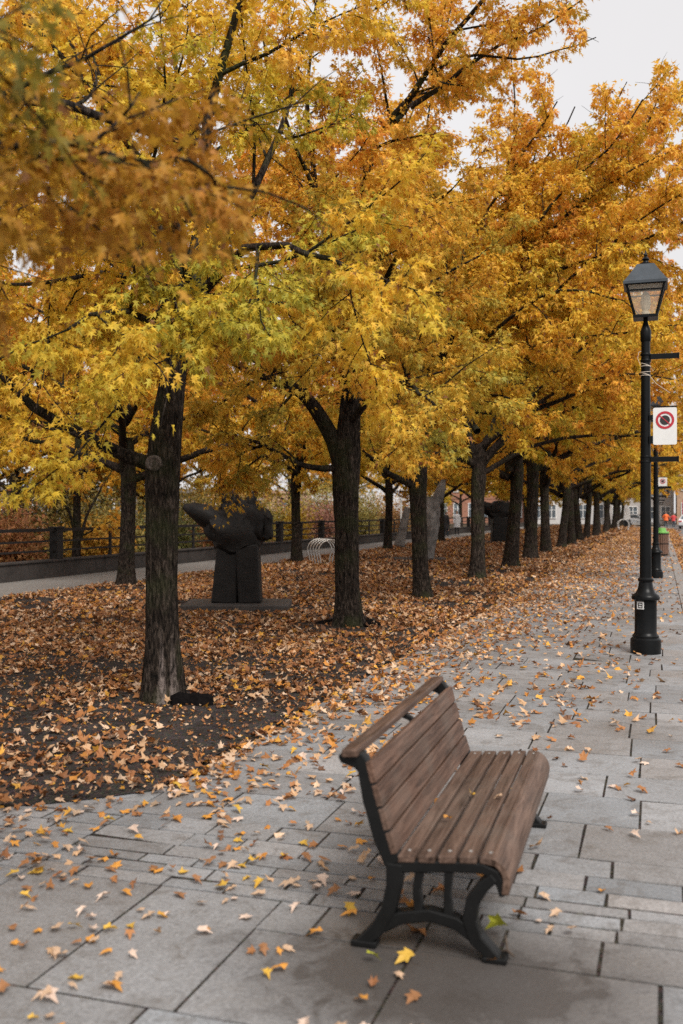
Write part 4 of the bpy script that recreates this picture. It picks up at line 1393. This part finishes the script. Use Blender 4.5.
parking_sign(0.055, 12.12, 2.645, 0.262, 0.43, 'white no stopping sign with red ring and black disc on the nearest lamp')
s3 = parking_sign(0.10, 40.33, 2.80, 0.32, 0.36, 'small white sign with dark disc on the third street lamp')

# ------------------------------------------------------------------ litter bin
bn = thing('litter_bin', 'round slatted litter bin with bright green lid by the kerb lamp', 'bin', (0.06, 39.2, 0))
b = MB()
for k in range(20):
    a = 2 * math.pi * k / 20
    rot = Matrix.Rotation(a, 3, 'Z')
    b.box((0.24 * math.cos(a), 0.24 * math.sin(a), 0.45), (0.02, 0.06, 0.78), rot)
b.build('slats', M['binwood'], bn)
b = MB()
b.lathe([(0.215, 0.02), (0.215, 0.82)], 20)
for z in (0.05, 0.45, 0.82):
    b.lathe([(0.262, z), (0.262, z + 0.03), (0.25, z + 0.031)], 20)
b.build('drum', M['iron'], bn, True)
b = MB()
b.lathe([(0.27, 0.86), (0.275, 0.90), (0.25, 0.915), (0.16, 0.92), (0.15, 1.05), (0.06, 1.06)], 20)
b.build('lid', M['lime'], bn, True)

# ------------------------------------------------------------------ sculptures
def lump(mb, c, s, seed, n=2, amp=0.22, freq=1.6, rot=None):
    bm = bmesh.new()
    bmesh.ops.create_icosphere(bm, subdivisions=n + 1, radius=1.0)
    vs, fs = [], []
    for v in bm.verts:
        d = v.co.normalized()
        k = 1 + amp * noise.noise(d * freq + Vector((seed, seed * 0.7, 0))) + amp * 0.5 * noise.noise(d * freq * 2.7 + Vector((seed, 3, 1)))
        # squarish block
        p = max(abs(d.x), abs(d.y), abs(d.z))
        k *= 0.82 / (0.45 + 0.55 * p) if p > 0 else 1
        q = Vector((d.x * s[0], d.y * s[1], d.z * s[2])) * k
        if rot is not None: q = rot @ q
        vs.append(q + Vector(c))
    fs = [tuple(v.index for v in f.verts) for f in bm.faces]
    bm.free()
    mb.add(vs, fs)


def rough(mb, amp, seed, freq=3.2):
    for i, q in enumerate(mb.v):
        p = Vector(q) * freq + Vector((seed, 0, 0))
        n = noise.noise_vector(p) + 0.5 * noise.noise_vector(p * 2.6)
        mb.v[i] = (q[0] + n.x * amp, q[1] + n.y * amp, q[2] + n.z * amp)


def slab_part(parent, w, d, h=0.12):
    b = MB()
    b.box((0, 0, h / 2), (w, d, h))
    return b.build('plinth', M['slab'], parent, bevel=0.02)


ang_cam = YAW
s1 = thing('sculpture', 'dark bronze sculpture on grey slab, left arm stretched out, two horns on top', 'sculpture', (-6.75, 15.4, 0), ang_cam, 'abstract sculptures in the bed')
slab_part(s1, 1.75, 1.3, 0.14)
b = MB()
# block legs tapering upward, cleft down the middle
b.box((-0.18, 0, 0.62), (0.43, 0.50, 1.0), Matrix.Rotation(R(4), 3, 'Y'), 0.86)
b.box((0.19, -0.03, 0.62), (0.37, 0.52, 1.0), Matrix.Rotation(R(-3), 3, 'Y'), 1.02)
b.build('base_block', M['bronze'], s1, bevel=0.04)
b = MB()
lump(b, (0.02, 0, 1.30), (0.62, 0.40, 0.42), 3.1)
lump(b, (0.28, -0.02, 1.48), (0.40, 0.34, 0.36), 5.7)
lump(b, (0.62, -0.05, 1.45), (0.17, 0.2, 0.30), 7.7)
lump(b, (-0.30, 0, 1.42), (0.42, 0.30, 0.30), 8.2)
lump(b, (0.0, 0, 1.62), (0.42, 0.3, 0.3), 1.2)
rough(b, 0.07, 2)
b.v = [(q[0] * 0.82 - 0.03, q[1], q[2]) for q in b.v]
b.build('torso', M['bronze'], s1, True)
b = MB()
b.tube([(-0.35, 0, 1.50), (-0.58, -0.02, 1.60), (-0.78, -0.02, 1.68), (-0.92, 0, 1.73)], [0.24, 0.19, 0.13, 0.05], 12)
rough(b, 0.05, 5)
b.build('arm', M['bronze'], s1, True)
for pts, rr in (([(-0.02, 0, 1.55), (-0.12, 0, 1.80), (-0.20, 0, 1.94), (-0.28, 0, 2.04)], [0.24, 0.19, 0.15, 0.05]), ([(0.22, 0, 1.6), (0.25, 0, 1.85), (0.30, 0.02, 2.02)], [0.17, 0.13, 0.05])):
    b = MB()
    sp = smooth_path(pts, 0.06)
    b.tube(sp, list(np.interp(np.linspace(0, 1, len(sp)), np.linspace(0, 1, len(rr)), rr)), 14)
    rough(b, 0.06, 9)
    b.build('horn', M['bronze'], s1, True)

s2 = thing('sculpture', 'tall rough grey rock sculpture with leaning wing slab behind third maple', 'sculpture', (-7.75, 32.9, 0), ang_cam, 'abstract sculptures in the bed')
slab_part(s2, 1.75, 1.4, 0.1)
b = MB()
b.tube([(0.15, 0, 0.05), (0.18, 0, 0.6), (0.2, 0, 1.2), (0.22, 0, 1.7), (0.30, 0, 2.15)], [0.34, 0.38, 0.45, 0.42, 0.2], 12)
lump(b, (0.25, 0, 1.75), (0.5, 0.4, 0.5), 2.2)
lump(b, (0.2, -0.05, 1.0), (0.45, 0.36, 0.6), 4.2)
rough(b, 0.08, 4)
b.build('body', M['rock'], s2, True)
b = MB()
b.box((-0.55, 0, 1.15), (0.36, 0.32, 1.35), Matrix.Rotation(R(12), 3, 'Y'), 0.55)
b.build('wing', M['rock'], s2, bevel=0.05)
b = MB()
b.tube([(0.35, 0, 1.9), (0.62, 0, 2.1), (0.75, 0, 2.5), (0.82, 0, 2.75)], [0.24, 0.2, 0.15, 0.06], 10)
b.build('horn', M['rock'], s2, True)

s3_ = thing('sculpture', 'far dark sculpture on square base with thick trunk reaching up left', 'sculpture', (-8.2, 53.0, 0), ang_cam, 'abstract sculptures in the bed')
slab_part(s3_, 2.2, 1.6, 0.1)
b = MB()
b.box((0.1, 0, 0.75), (0.95, 0.8, 1.3), None, 0.9)
b.build('base_block', M['bronze'], s3_, bevel=0.05)
b = MB()
lump(b, (0.1, 0, 1.75), (0.8, 0.5, 0.6), 6.6)
b.tube([(0.1, 0, 1.8), (-0.4, 0, 1.75), (-0.8, 0, 1.95), (-1.1, 0, 2.3)], [0.45, 0.4, 0.3, 0.12], 12)
b.build('torso', M['bronze'], s3_, True)

# ------------------------------------------------------------------ low wall and railing
wl = thing('low_wall', 'long low dark concrete wall beside the far path, carrying the railing', 'wall', (-14.62, 10, 0))
b = MB()
for y0 in range(-16, 108, 6):
    b.box((0, y0 + 3, 0.10), (0.30, 5.985, 0.62))
b.build('wall', M['wallc'], wl, bevel=0.02)
b = MB()
for y0 in range(-16, 108, 4):
    b.box((0, y0 + 2, 0.435), (0.37, 3.99, 0.05))
b.build('coping', M['wallc'], wl, bevel=0.01)
fn = thing('railing', 'black three bar railing with thick square posts on top of the low wall', 'fence', (-14.62, 0, 0.46))
for z, r_ in ((0.74, 0.05), (0.46, 0.03), (0.22, 0.03)):
    b = MB()
    b.box((0, 51, z), (r_ * 2, 114, r_ * 1.6))
    b.build('rail', M['fence'], fn)
y = -4.1
k = 0
while y < 107:
    b = MB()
    if k % 2 == 0:
        b.box((0, y, 0.39), (0.24, 0.26, 0.78))
        b.box((0, y, 0.80), (0.30, 0.32, 0.04))
    else:
        b.box((0, y, 0.36), (0.07, 0.07, 0.72))
    b.build('post', M['fence'], fn, bevel=0.008)
    y += 2.6
    k += 1

# ------------------------------------------------------------------ bike racks
def bike_rack(x, y, rz, n, label, mat, h=0.8):
    r = thing('bike_rack', label, 'bike rack', (x, y, 0), rz, 'tubular bike racks')
    for k in range(n):
        b = MB()
        pts = []
        for i in range(17):
            a = math.pi * (1.15 - 1.3 * i / 16)
            pts.append((h * 0.5 * math.cos(a), k * 0.33, h * 0.55 + h * 0.45 * math.sin(a)))
        pts = [(pts[0][0] + 0.04, k * 0.33, 0.0)] + pts + [(pts[-1][0] - 0.04, k * 0.33, 0.0)]
        b.tube(pts, 0.022, 8)
        b.build('hoop', mat, r, True)
    b = MB()
    b.box((-h * 0.42, (n - 1) * 0.165, 0.02), (0.05, n * 0.33, 0.03))
    b.box((h * 0.42, (n - 1) * 0.165, 0.02), (0.05, n * 0.33, 0.03))
    b.build('ground_bar', mat, r)
    return r


rk = P(331, 550, 30.5)
bike_rack(rk[0], rk[1], 0.6, 5, 'row of thin steel hoops in the leaves behind the forked maple', M['steel'])
rk = P(624, 530, 88)
bike_rack(rk[0], rk[1], 0.3, 2, 'pale hoop rack standing where the walkway ends', M['white'], 1.0)

# ------------------------------------------------------------------ shrubs and trees beyond the railing
def shrub(x, y, w, h, pal, seed, label):
    g_ = np.random.default_rng(seed)
    r = thing('shrub', label, 'shrub', (x, y, -0.16), 0, 'shrubs behind the railing')
    b = MB()
    lp_, tt = [], []
    for k in range(int(14 + w * 2)):
        a = g_.uniform(0, 6.28)
        rr_ = g_.uniform(0.2, 1.0) * w * 0.5
        top_ = (rr_ * math.cos(a), rr_ * math.sin(a), h * g_.uniform(0.7, 1.05))
        mid = (top_[0] * 0.5, top_[1] * 0.5, top_[2] * 0.5)
        b.tube([(top_[0] * 0.15, top_[1] * 0.15, 0), mid, top_], [0.02, 0.014, 0.005], 5)
        n_ = 210
        u = g_.uniform(0.15, 1.0, n_)[:, None]
        q = np.array(top_)[None, :] * u + g_.normal(0, 0.14 * max(w, 1), (n_, 3))
        q[:, 2] = np.maximum(q[:, 2], 0.05)
        lp_.append(q)
        tt.append(np.clip(g_.normal(0.5, 0.25) + g_.normal(0, 0.15, n_), 0, 1))
    b.build('stems', M['bark'], r)
    lp_ = np.concatenate(lp_)
    tt = np.concatenate(tt)[:, None]
    n_ = len(lp_)
    c = np.array(pal[0])[None, :] * (1 - tt) + np.array(pal[1])[None, :] * tt
    c = c * g_.uniform(0.7, 1.2, (n_, 1))
    me_ = leaves_mesh('foliage', lp_, g_.normal(0, 1, (n_, 3)), np.array([0, 0, 1.0]) + g_.normal(0, 0.7, (n_, 3)), g_.uniform(0.10, 0.18, n_), np.clip(c, 0, 0.9), g_, True)
    link('foliage', me_, M['shrub'], r)


rust = ((0.38, 0.15, 0.07), (0.50, 0.28, 0.10))
olive = ((0.26, 0.23, 0.07), (0.46, 0.36, 0.10))
gold = ((0.62, 0.33, 0.04), (0.45, 0.33, 0.05))
dkgreen = ((0.12, 0.14, 0.05), (0.24, 0.22, 0.07))
pink = ((0.36, 0.16, 0.13), (0.40, 0.22, 0.12))
sh = [(-17, 17.2, 2.6, 1.5, rust, 'rust red shrub behind the railing at the left edge'),
      (-17.5, 20.2, 2.6, 1.7, olive, 'olive shrub behind the railing left of the thin stemmed tree'),
      (-17.2, 23.4, 2.6, 1.6, rust, 'rusty brown shrub behind the railing under the thin stemmed tree'),
      (-16.4, 26.6, 2.2, 1.25, gold, 'golden yellow shrub behind the railing next to the knotted maple'),
      (-17.5, 29.6, 2.8, 1.8, olive, 'olive shrub behind the railing right of the knotted maple'),
      (-17.6, 33.5, 2.8, 1.6, dkgreen, 'dark green shrub behind the railing and the horned sculpture'),
      (-17.4, 38.0, 2.6, 1.6, rust, 'brown shrub behind the railing left of the forked maple'),
      (-17.8, 42.0, 2.8, 2.0, olive, 'tall olive shrub behind the railing near the forked maple'),
      (-17.6, 47.0, 2.8, 1.8, gold, 'yellow shrub behind the railing right of the forked maple'),
      (-18, 53.0, 3.2, 2.0, pink, 'pinkish shrub behind the railing left of the winged sculpture'),
      (-18, 60.0, 3.6, 2.2, olive, 'olive shrub behind the railing right of the winged sculpture'),
      (-18.5, 70.0, 4.5, 2.4, rust, 'far rust shrub behind the railing beyond the pale coat'),
      (-18.5, 82.0, 5.0, 2.6, dkgreen, 'farthest dark green shrub behind the railing')]
pos2 = ['at the left edge', 'left of the thin stemmed tree', 'right of the thin stemmed tree', 'left of the knotted maple', 'right of the knotted maple', 'left of the horned sculpture',
        'behind the horned sculpture', 'right of the horned sculpture', 'left of the forked maple', 'right of the forked maple', 'left of the winged sculpture', 'right of the winged sculpture']
for i, yy in enumerate((17.6, 21.5, 26.5, 29.5, 33.0, 37.0, 41.5, 46.5, 52.0, 58.0, 66.0, 76.0)):
    sh.append((-20.5 - (i % 3) * 0.9, yy, 4.2 + 0.05 * yy, (1.5 if i in (0, 2, 5) else 2.45) + 0.5 * math.sin(i * 2.1) + yy * 0.008, (olive, gold, pink, olive, dkgreen, gold)[i % 6], ('low ' if i in (0, 2, 5) else 'tall ') + ('olive', 'golden', 'pinkish', 'olive', 'green', 'golden')[i % 6] + ' bush in the second line behind the railing, ' + pos2[i]))
for i, q in enumerate(sh):
    shrub(q[0], q[1], q[2], q[3], q[4], 400 + i, q[5])

# thin stemmed tree just behind the railing
tb_ = P(75, 560, 27.5)
tt_ = thing('small_tree', 'thin tree of several dark stems with dull orange leaves behind the railing', 'tree', (tb_[0], tb_[1], -0.16))
T = Tree(61, 1.1, 0.8, (0.62, 0.02), 0.7)
L = lambda *q: loc((tb_[0], tb_[1]), [P(*k) for k in q])
tr = T.trunk_mesh('trunk', [(0, 0, -0.05)] + L((77, 530, 27.5), (77, 480, 27.5), (78, 430, 27.5)), [0.14, 0.12, 0.10, 0.08], 14, 0.05, 1.3)
T.limb(L((76, 535, 27.5), (66, 505, 27.4), (50, 480, 27.2), (28, 455, 27)), 0.06, 0.01, 0.45, 0.5)
T.limb(L((80, 535, 27.5), (88, 510, 27.6), (98, 488, 27.8), (115, 460, 28)), 0.055, 0.01, 0.45, 0.5)
T.limb(L((82, 530, 27.5), (100, 522, 27.3), (118, 514, 27)), 0.03, 0.01, 0.6, 0.5, (0.6, 0.3))
T.limb(L((78, 435, 27.5), (76, 380, 27.5), (80, 320, 27.5), (84, 270, 27.5)), 0.08, 0.01, 0.2, 0.45)
T.limb(L((78, 440, 27.5), (60, 390, 27.8), (40, 350, 28.2)), 0.06, 0.01, 0.3, 0.5)
T.limb(L((78, 440, 27.5), (100, 400, 27.8), (120, 360, 28.2)), 0.06, 0.01, 0.3, 0.5)
T.finish(tt_, tr, simple=True, leafsize=0.15)

bgl = ['dull gold tree far behind the railing at the left edge', 'tree beyond the thin stemmed tree, behind the white framed pavilion side', 'background tree above the horned sculpture',
       'background tree behind the railing left of the forked maple', 'background tree right of the forked maple', 'background tree beyond the winged sculpture',
       'distant tree past the far end of the railing', 'distant tree farther still along the railing',
       'low background tree at the left edge just behind the rust red shrub', 'background tree just behind the railing, left of the horned sculpture', 'background tree just behind the railing, seen left of the forked maple',
       'background tree behind the thin stemmed tree', 'background tree behind the olive shrub and knotted maple', 'background tree at the left edge behind the rust shrub, second from the railing']
for i, (x_, y_, s_) in enumerate(((-23, 24, 1.0), (-25, 33, 1.1), (-24, 43, 1.05), (-26, 54, 1.1), (-25, 66, 1.0), (-25, 80, 1.1), (-24, 96, 1.1), (-22, 114, 1.1), (-20.5, 19, 0.9), (-20.5, 28.5, 0.85), (-20.5, 38, 0.9), (-22, 24, 0.8), (-22, 33, 0.8), (-24, 20.5, 0.85))):
    place_tree(i % 3, x_, y_, i * 2.1, s_, bgl[i], 'trees behind the railing')
# trees at the far end of the street
fel = ['orange street tree at the far end left of the lamp line', 'orange street tree at the far end behind the lamps', 'orange street tree at the far right end of the street']
for i, (x_, y_) in enumerate(((-7.5, 132), (-0.5, 134), (7.5, 128))):
    place_tree((i + 2) % 3, x_, y_, i * 1.3, 1.25, fel[i], 'trees at the far end of the street')

# ------------------------------------------------------------------ buildings
def building(name, label, x, y, rz, w, d, h, mat, nwx, floors, roof='flat', frame='white', plinth=True, winh=0.55):
    r = thing(name, label, 'building', (x, y, -0.16), rz)
    b = MB()
    b.box((0, d / 2, h / 2), (w, d, h))
    b.build('wall', mat, r)
    b = MB()
    if roof == 'flat':
        b.box((0, d / 2, h + 0.15), (w + 0.5, d + 0.5, 0.35))
    else:
        b.add([(-w / 2 - .3, -.3, h), (w / 2 + .3, -.3, h), (w / 2 + .3, d + .3, h), (-w / 2 - .3, d + .3, h), (-w / 2 + .4, d / 2, h + 3), (w / 2 - .4, d / 2, h + 3)],
              [(3, 2, 1, 0), (0, 1, 5, 4), (1, 2, 5), (2, 3, 4, 5), (3, 0, 4)])
    b.build('roof', M['slate'] if roof != 'flat' else mat, r)
    if roof == 'flat' and floors > 1:
        b = MB()
        b.box((0, d / 2, h * 0.33), (w + 0.14, d + 0.14, 0.2))
        b.build('cornice', mat, r)
    fh = h / floors
    for k in range(floors):
        for i in range(nwx):
            cx = -w / 2 + (i + 0.5) * w / nwx
            ww, wh = w / nwx * 0.55, fh * winh
            f = MB()
            t = 0.09
            cz = fh * (k + 0.52)
            f.box((cx, -0.02, cz + wh / 2), (ww + t, 0.12, t))
            f.box((cx, -0.03, cz - wh / 2), (ww + t * 2, 0.2, t))
            for s in (-1, 0, 1):
                f.box((cx + s * ww / 2, -0.025, cz), (t, 0.1, wh - t))
            f.box((cx, -0.022, cz + wh * 0.1), (ww, 0.06, t * 0.7))
            fo = f.build('window', M[frame], r)
            p = MB()
            p.box((cx, -0.004, cz), (ww, 0.02, wh))
            p.build('pane', M['window'], fo)
    return r


building('stone_house', 'grey limestone building across the far end of the street', -2.6, 150, 0, 9.0, 10, 13, M['limestone'], 4, 4, 'pitch')
tw = building('stone_tower', 'tall tan stone building rising at the right edge beyond the lamps', 8.75, 146, 0, 13.0, 12, 27, M['tan'], 5, 7)
building('stone_house', 'pale rendered building at the far end behind the maples', -13.2, 152, 0, 11.5, 10, 11, M['pale'], 5, 3, 'flat')
building('brick_house', 'red brick building at the far end left of the walkway', -27, 156, 0.1, 14, 10, 12, M['brick'], 6, 3, 'flat')
b = MB()
b.box((0, 0, 1.6), (0.9, 0.05, 3.0))
pb = thing('banner', 'red hanging banner on a post by the far corner', 'banner', (2.9, 120, -0.12))
b.build('cloth', M['redpanel'], pb)
b = MB()
b.tube([(0.5, 0, 0), (0.5, 0, 3.3)], 0.04, 8)
b.tube([(0.5, 0, 3.15), (-0.5, 0, 3.15)], 0.025, 8)
b.build('post', M['iron'], pb)

pvl = building('pavilion', 'low pavilion with white framed windows beyond the railing at the left', -46, 52, R(62), 46, 10, 3.3, M['dun'], 9, 1, 'flat', winh=0.62)
building('brick_house', 'orange brick building far beyond the horned sculpture', -58, 108, R(40), 40, 10, 4.2, M['tan'], 7, 1, 'flat')
kq = P(246, 500, 70)
kp = thing('kiosk', 'small teal and white kiosk seen above the horned sculpture', 'kiosk', (kq[0], kq[1], -0.16), YAW)
b = MB()
b.box((0, 0, 1.3), (2.6, 2.0, 2.6))
b.build('wall', M['white'], kp)
b = MB()
b.box((0, -1.03, 1.9), (2.3, 0.05, 1.4))
b.build('panel', M['teal'], kp)
b = MB()
b.box((0, 0, 2.7), (3.0, 2.4, 0.18))
b.build('roof', M['white'], kp)
for k, (px, py, d, lab) in enumerate(((313, 500, 62, 'white post with small square head, left of the forked maple'), (329, 500, 66, 'white post with small square head, nearly touching the forked maple'),
                                      (401, 500, 70, 'white post with small square head, left of the winged sculpture'))):
    q = P(px, py, d)
    w_ = thing('white_post', lab, 'lamp post', (q[0], q[1], -0.16), YAW, 'white posts beyond the railing')
    b = MB()
    b.tube([(0, 0, 0), (0, 0, q[2] + 0.16)], 0.06, 8)
    b.build('pole', M['white'], w_)
    b = MB()
    b.box((0.22, 0, q[2] + 0.2), (0.6, 0.25, 0.16))
    b.build('lamp_head', M['white'], w_)

# information panel at the end of the walkway
q = P(627, 524, 104)
ip = thing('information_panel', 'white information board on dark stand at the far end of the walkway', 'sign', (q[0], q[1], 0), YAW)
b = MB()
b.box((0, 0, 1.45), (0.62, 0.12, 1.15))
b.build('board', M['white'], ip)
b = MB()
b.box((0, 0, 0.43), (0.66, 0.3, 0.86))
b.build('stand', M['iron'], ip)

# ------------------------------------------------------------------ cars
def car(x, y, rz, label, body=M['carwhite']):
    r = thing('parked_car', label, 'car', (x, y, -0.12), rz, 'white cars at the far corner')
    # side profile (along x), extruded across y with tumblehome
    prof = [(-2.05, 0.35), (-2.1, 0.7), (-2.0, 0.95), (-1.75, 1.02), (-1.35, 1.38), (-0.7, 1.50), (0.2, 1.47), (0.95, 1.02), (1.7, 0.90), (2.05, 0.72), (2.1, 0.35), (1.6, 0.25), (-1.6, 0.25)]
    b = MB()
    n = len(prof)
    vs = []
    for s in (-1, 1):
        vs += [(px, s * (0.86 if pz < 1.05 else 0.66), pz) for px, pz in prof]
    b.add(vs, [tuple(range(n)), tuple(range(2 * n - 1, n - 1, -1))] + [(i, (i + 1) % n, n + (i + 1) % n, n + i) for i in range(n)])
    b.build('body', body, r, bevel=0.06)
    b = MB()
    for s in (-1, 1):
        b.add([(-1.5, s * 0.855, 1.05), (0.75, s * 0.855, 1.05), (0.15, s * 0.70, 1.40), (-1.15, s * 0.70, 1.36)], [(0, 1, 2, 3)])
    b.add([(-1.80, -0.72, 1.04), (-1.80, 0.72, 1.04), (-1.42, 0.58, 1.37), (-1.42, -0.58, 1.37)], [(0, 1, 2, 3)])
    b.add([(0.98, -0.74, 1.06), (0.98, 0.74, 1.06), (0.33, 0.60, 1.45), (0.33, -0.60, 1.45)], [(0, 1, 2, 3)])
    b.build('window', M['window'], r)
    for wx in (-1.3, 1.3):
        for s in (-1, 1):
            b = MB()
            b.tube([(wx, s * 0.70, 0.32), (wx, s * 0.88, 0.32)], 0.32, 18)
            w = b.build('wheel', M['rubber'], r)
            b = MB()
            b.tube([(wx, s * 0.86, 0.32), (wx, s * 0.89, 0.32)], 0.19, 14)
            b.build('rim', M['steel'], w)
    for s in (-1, 1):
        b = MB()
        b.box((2.04, s * 0.62, 0.68), (0.12, 0.36, 0.14))
        b.build('headlight', M['signface'], r)
        b = MB()
        b.box((-2.07, s * 0.66, 0.80), (0.1, 0.28, 0.14))
        b.build('tail_light', M['red'], r)
    return r


q = P(637, 520, 132)
car(q[0], q[1], R(-20), 'white car crossing the far end of the walkway left of the lamps')
q = P(690, 522, 106)
car(q[0], q[1], R(80), 'white car at the right edge beside the red jacket')

# ------------------------------------------------------------------ people
def person(x, y, rz, label, top, legs, h=1.72, coat=False, hood=None, arms='down', z=0.0):
    r = thing('person', label, 'person', (x, y, z), rz)
    k = h / 1.72
    J = [((0, 0, 0.92), 0.145), ((0, 0.0, 1.12), 0.135), ((0, 0.0, 1.34), 0.165), ((0, 0.0, 1.46), 0.075), ((0, -0.01, 1.52), 0.058), ((0, -0.015, 1.58), 0.085), ((0, -0.01, 1.66), 0.098), ((0, 0, 1.715), 0.06)]
    E = [(i, i + 1) for i in range(7)]
    if arms == 'down':
        ar = [(0.18, 0.0, 1.38, 0.06), (0.225, 0.02, 1.12, 0.05), (0.22, -0.06, 0.90, 0.042), (0.22, -0.08, 0.82, 0.04)]
    else:
        ar = [(0.18, 0.0, 1.38, 0.07), (0.34, 0.03, 1.18, 0.058), (0.24, -0.12, 1.0, 0.046), (0.18, -0.16, 0.98, 0.042)]
    lg = [(0.09, 0, 0.86, 0.095), (0.10, -0.03, 0.48, 0.066), (0.10, 0.02, 0.10, 0.045), (0.10, -0.13, 0.035, 0.04)]
    for s in (-1, 1):
        b0_ = len(J)
        for i, q_ in enumerate(ar):
            J.append(((s * q_[0], q_[1], q_[2]), q_[3]))
        E.append((2, b0_))
        E += [(b0_ + i, b0_ + i + 1) for i in range(3)]
        b1_ = len(J)
        for i, q_ in enumerate(lg):
            J.append(((s * q_[0], q_[1] + s * 0.05 * (i > 0), q_[2]), q_[3]))
        E.append((0, b1_))
        E += [(b1_ + i, b1_ + i + 1) for i in range(3)]
    # nose
    J.append(((0, -0.115, 1.62), 0.02))
    E.append((6, len(J) - 1))
    me_ = bpy.data.meshes.new('body')
    me_.from_pydata([tuple(c * k for c in q_[0]) for q_ in J], E, [])
    o = bpy.data.objects.new('body', me_)
    COL.objects.link(o)
    sm = o.modifiers.new('Skin', 'SKIN')
    sm.use_smooth_shade = True
    for i, q_ in enumerate(J):
        me_.skin_vertices[0].data[i].radius = (q_[1] * k, q_[1] * k)
        me_.skin_vertices[0].data[i].use_root = (i == 0)
    ss = o.modifiers.new('Sub', 'SUBSURF')
    ss.levels = ss.render_levels = 1
    dg = bpy.context.evaluated_depsgraph_get()
    dg.update()
    fin = bpy.data.meshes.new_from_object(o.evaluated_get(dg))
    bpy.data.objects.remove(o)
    fin.name = 'body'
    fin.materials.clear()
    for m_ in (M['skin'], top, legs, M['hair']):
        fin.materials.append(m_)
    for pl in fin.polygons:
        c = pl.center / k
        if c.z > 1.655 or (c.z > 1.54 and c.y > 0.03): pl.material_index = 3
        elif c.z > 1.47: pl.material_index = 0
        elif abs(c.x) > 0.15 and c.z < 0.87: pl.material_index = 0
        elif c.z > 0.90 or (abs(c.x) > 0.16 and c.z > 0.86): pl.material_index = 1
        else: pl.material_index = 2
        pl.use_smooth = True
    link('body', fin, None, r)
    b = MB()
    lo = 0.55 if coat else 0.82
    b.lathe([(0.225 * k, lo * k), (0.20 * k, 0.95 * k), (0.175 * k, 1.12 * k), (0.205 * k, 1.30 * k), (0.17 * k, 1.42 * k), (0.08 * k, 1.48 * k)], 16)
    for v in range(len(b.v)):
        q_ = b.v[v]
        b.v[v] = (q_[0] * 1.05, q_[1] * 0.72, q_[2])
    b.build('jacket', top, r, True)
    return r


q = P(457, 535, 71)
person(q[0], q[1], 0.3, 'person in a pale knee length coat walking on the far path', M['whitecloth'], M['darkcloth'], 1.75, True)
q = P(446, 537, 66)
person(q[0], q[1], 2.8, 'person in dark clothes walking beside the grey winged sculpture', M['darkcloth'], M['navy'], 1.7, True)
q = P(666, 526.5, 108)
person(q[0], q[1], 2.9, 'worker in bright orange jacket and navy trousers standing on the road', M['orange'], M['navy'], 1.78, False, None, 'wide', -0.12)
q = P(673.5, 526, 112)
person(q[0], q[1], 3.3, 'person in red jacket and dark trousers standing right of the orange worker', M['redcloth'], M['navy'], 1.62, False, None, 'wide', -0.12)

# ------------------------------------------------------------------ light, sky, camera
SUN_EL, SUN_AZ = 48.0, 140.0      # azimuth clockwise from +Y: behind the camera, to the right
w = bpy.data.worlds.new('World')
scene.world = w
w.use_nodes = True
nt = w.node_tree
nt.nodes.clear()
out = nt.nodes.new('ShaderNodeOutputWorld')
bg = nt.nodes.new('ShaderNodeBackground')
sky = nt.nodes.new('ShaderNodeTexSky')
sky.sky_type = 'NISHITA'
sky.sun_disc = False
sky.sun_elevation = R(SUN_EL)
sky.sun_rotation = R(SUN_AZ)
sky.air_density = 1.0
sky.dust_density = 4.0
hs = nd(nt, 'ShaderNodeHueSaturation', {'Saturation': 0.25, 'Value': 1.0, 'Color': sky.outputs[0]})
tc = nd(nt, 'ShaderNodeTexCoord')
nz = nd(nt, 'ShaderNodeTexNoise', {'Vector': tc.outputs['Generated'], 'Scale': 2.2, 'Detail': 4.0})
cl = ramp(nt, nz.outputs[0], [(0.3, (5.9, 5.75, 5.75)), (0.7, (6.6, 6.45, 6.5))])
mx = mixc(nt, 0.8, hs.outputs[0], cl)
nt.links.new(mx, bg.inputs['Color'])
bg.inputs['Strength'].default_value = 0.133
nt.links.new(bg.outputs[0], out.inputs[0])

sd = bpy.data.lights.new('sun', 'SUN')
sd.energy = 3.2
sd.angle = R(25)
sd.color = (1.0, 0.96, 0.90)
so_ = bpy.data.objects.new('sun', sd)
COL.objects.link(so_)
az, el = R(SUN_AZ), R(SUN_EL)
dv = Vector((math.sin(az) * math.cos(el), math.cos(az) * math.cos(el), math.sin(el)))
so_.rotation_euler = dv.to_track_quat('Z', 'Y').to_euler()
so_.location = (10, -10, 20)

cd = bpy.data.cameras.new('camera')
cd.sensor_fit = 'VERTICAL'
cd.sensor_height = 36.0
cd.lens = 35.0
cd.clip_start = 0.05
cd.clip_end = 3000
cd.dof.use_dof = True
cd.dof.focus_distance = 10.5
cd.dof.aperture_fstop = 2.2
cam = bpy.data.objects.new('camera', cd)
COL.objects.link(cam)
cam.location = (0, 0, EYE)
cam.rotation_euler = (R(90), 0, YAW)
scene.camera = cam

vs_ = scene.view_settings
vs_.view_transform = 'Standard'
vs_.look = 'None'
vs_.exposure = 0.2
vs_.gamma = 1.0
vs_.use_curve_mapping = False
cy = scene.cycles
cy.max_bounces = 6
cy.diffuse_bounces = 3
cy.glossy_bounces = 2
cy.transmission_bounces = 4
cy.transparent_max_bounces = 8
cy.caustics_reflective = False
cy.caustics_refractive = False
cy.use_denoising = False
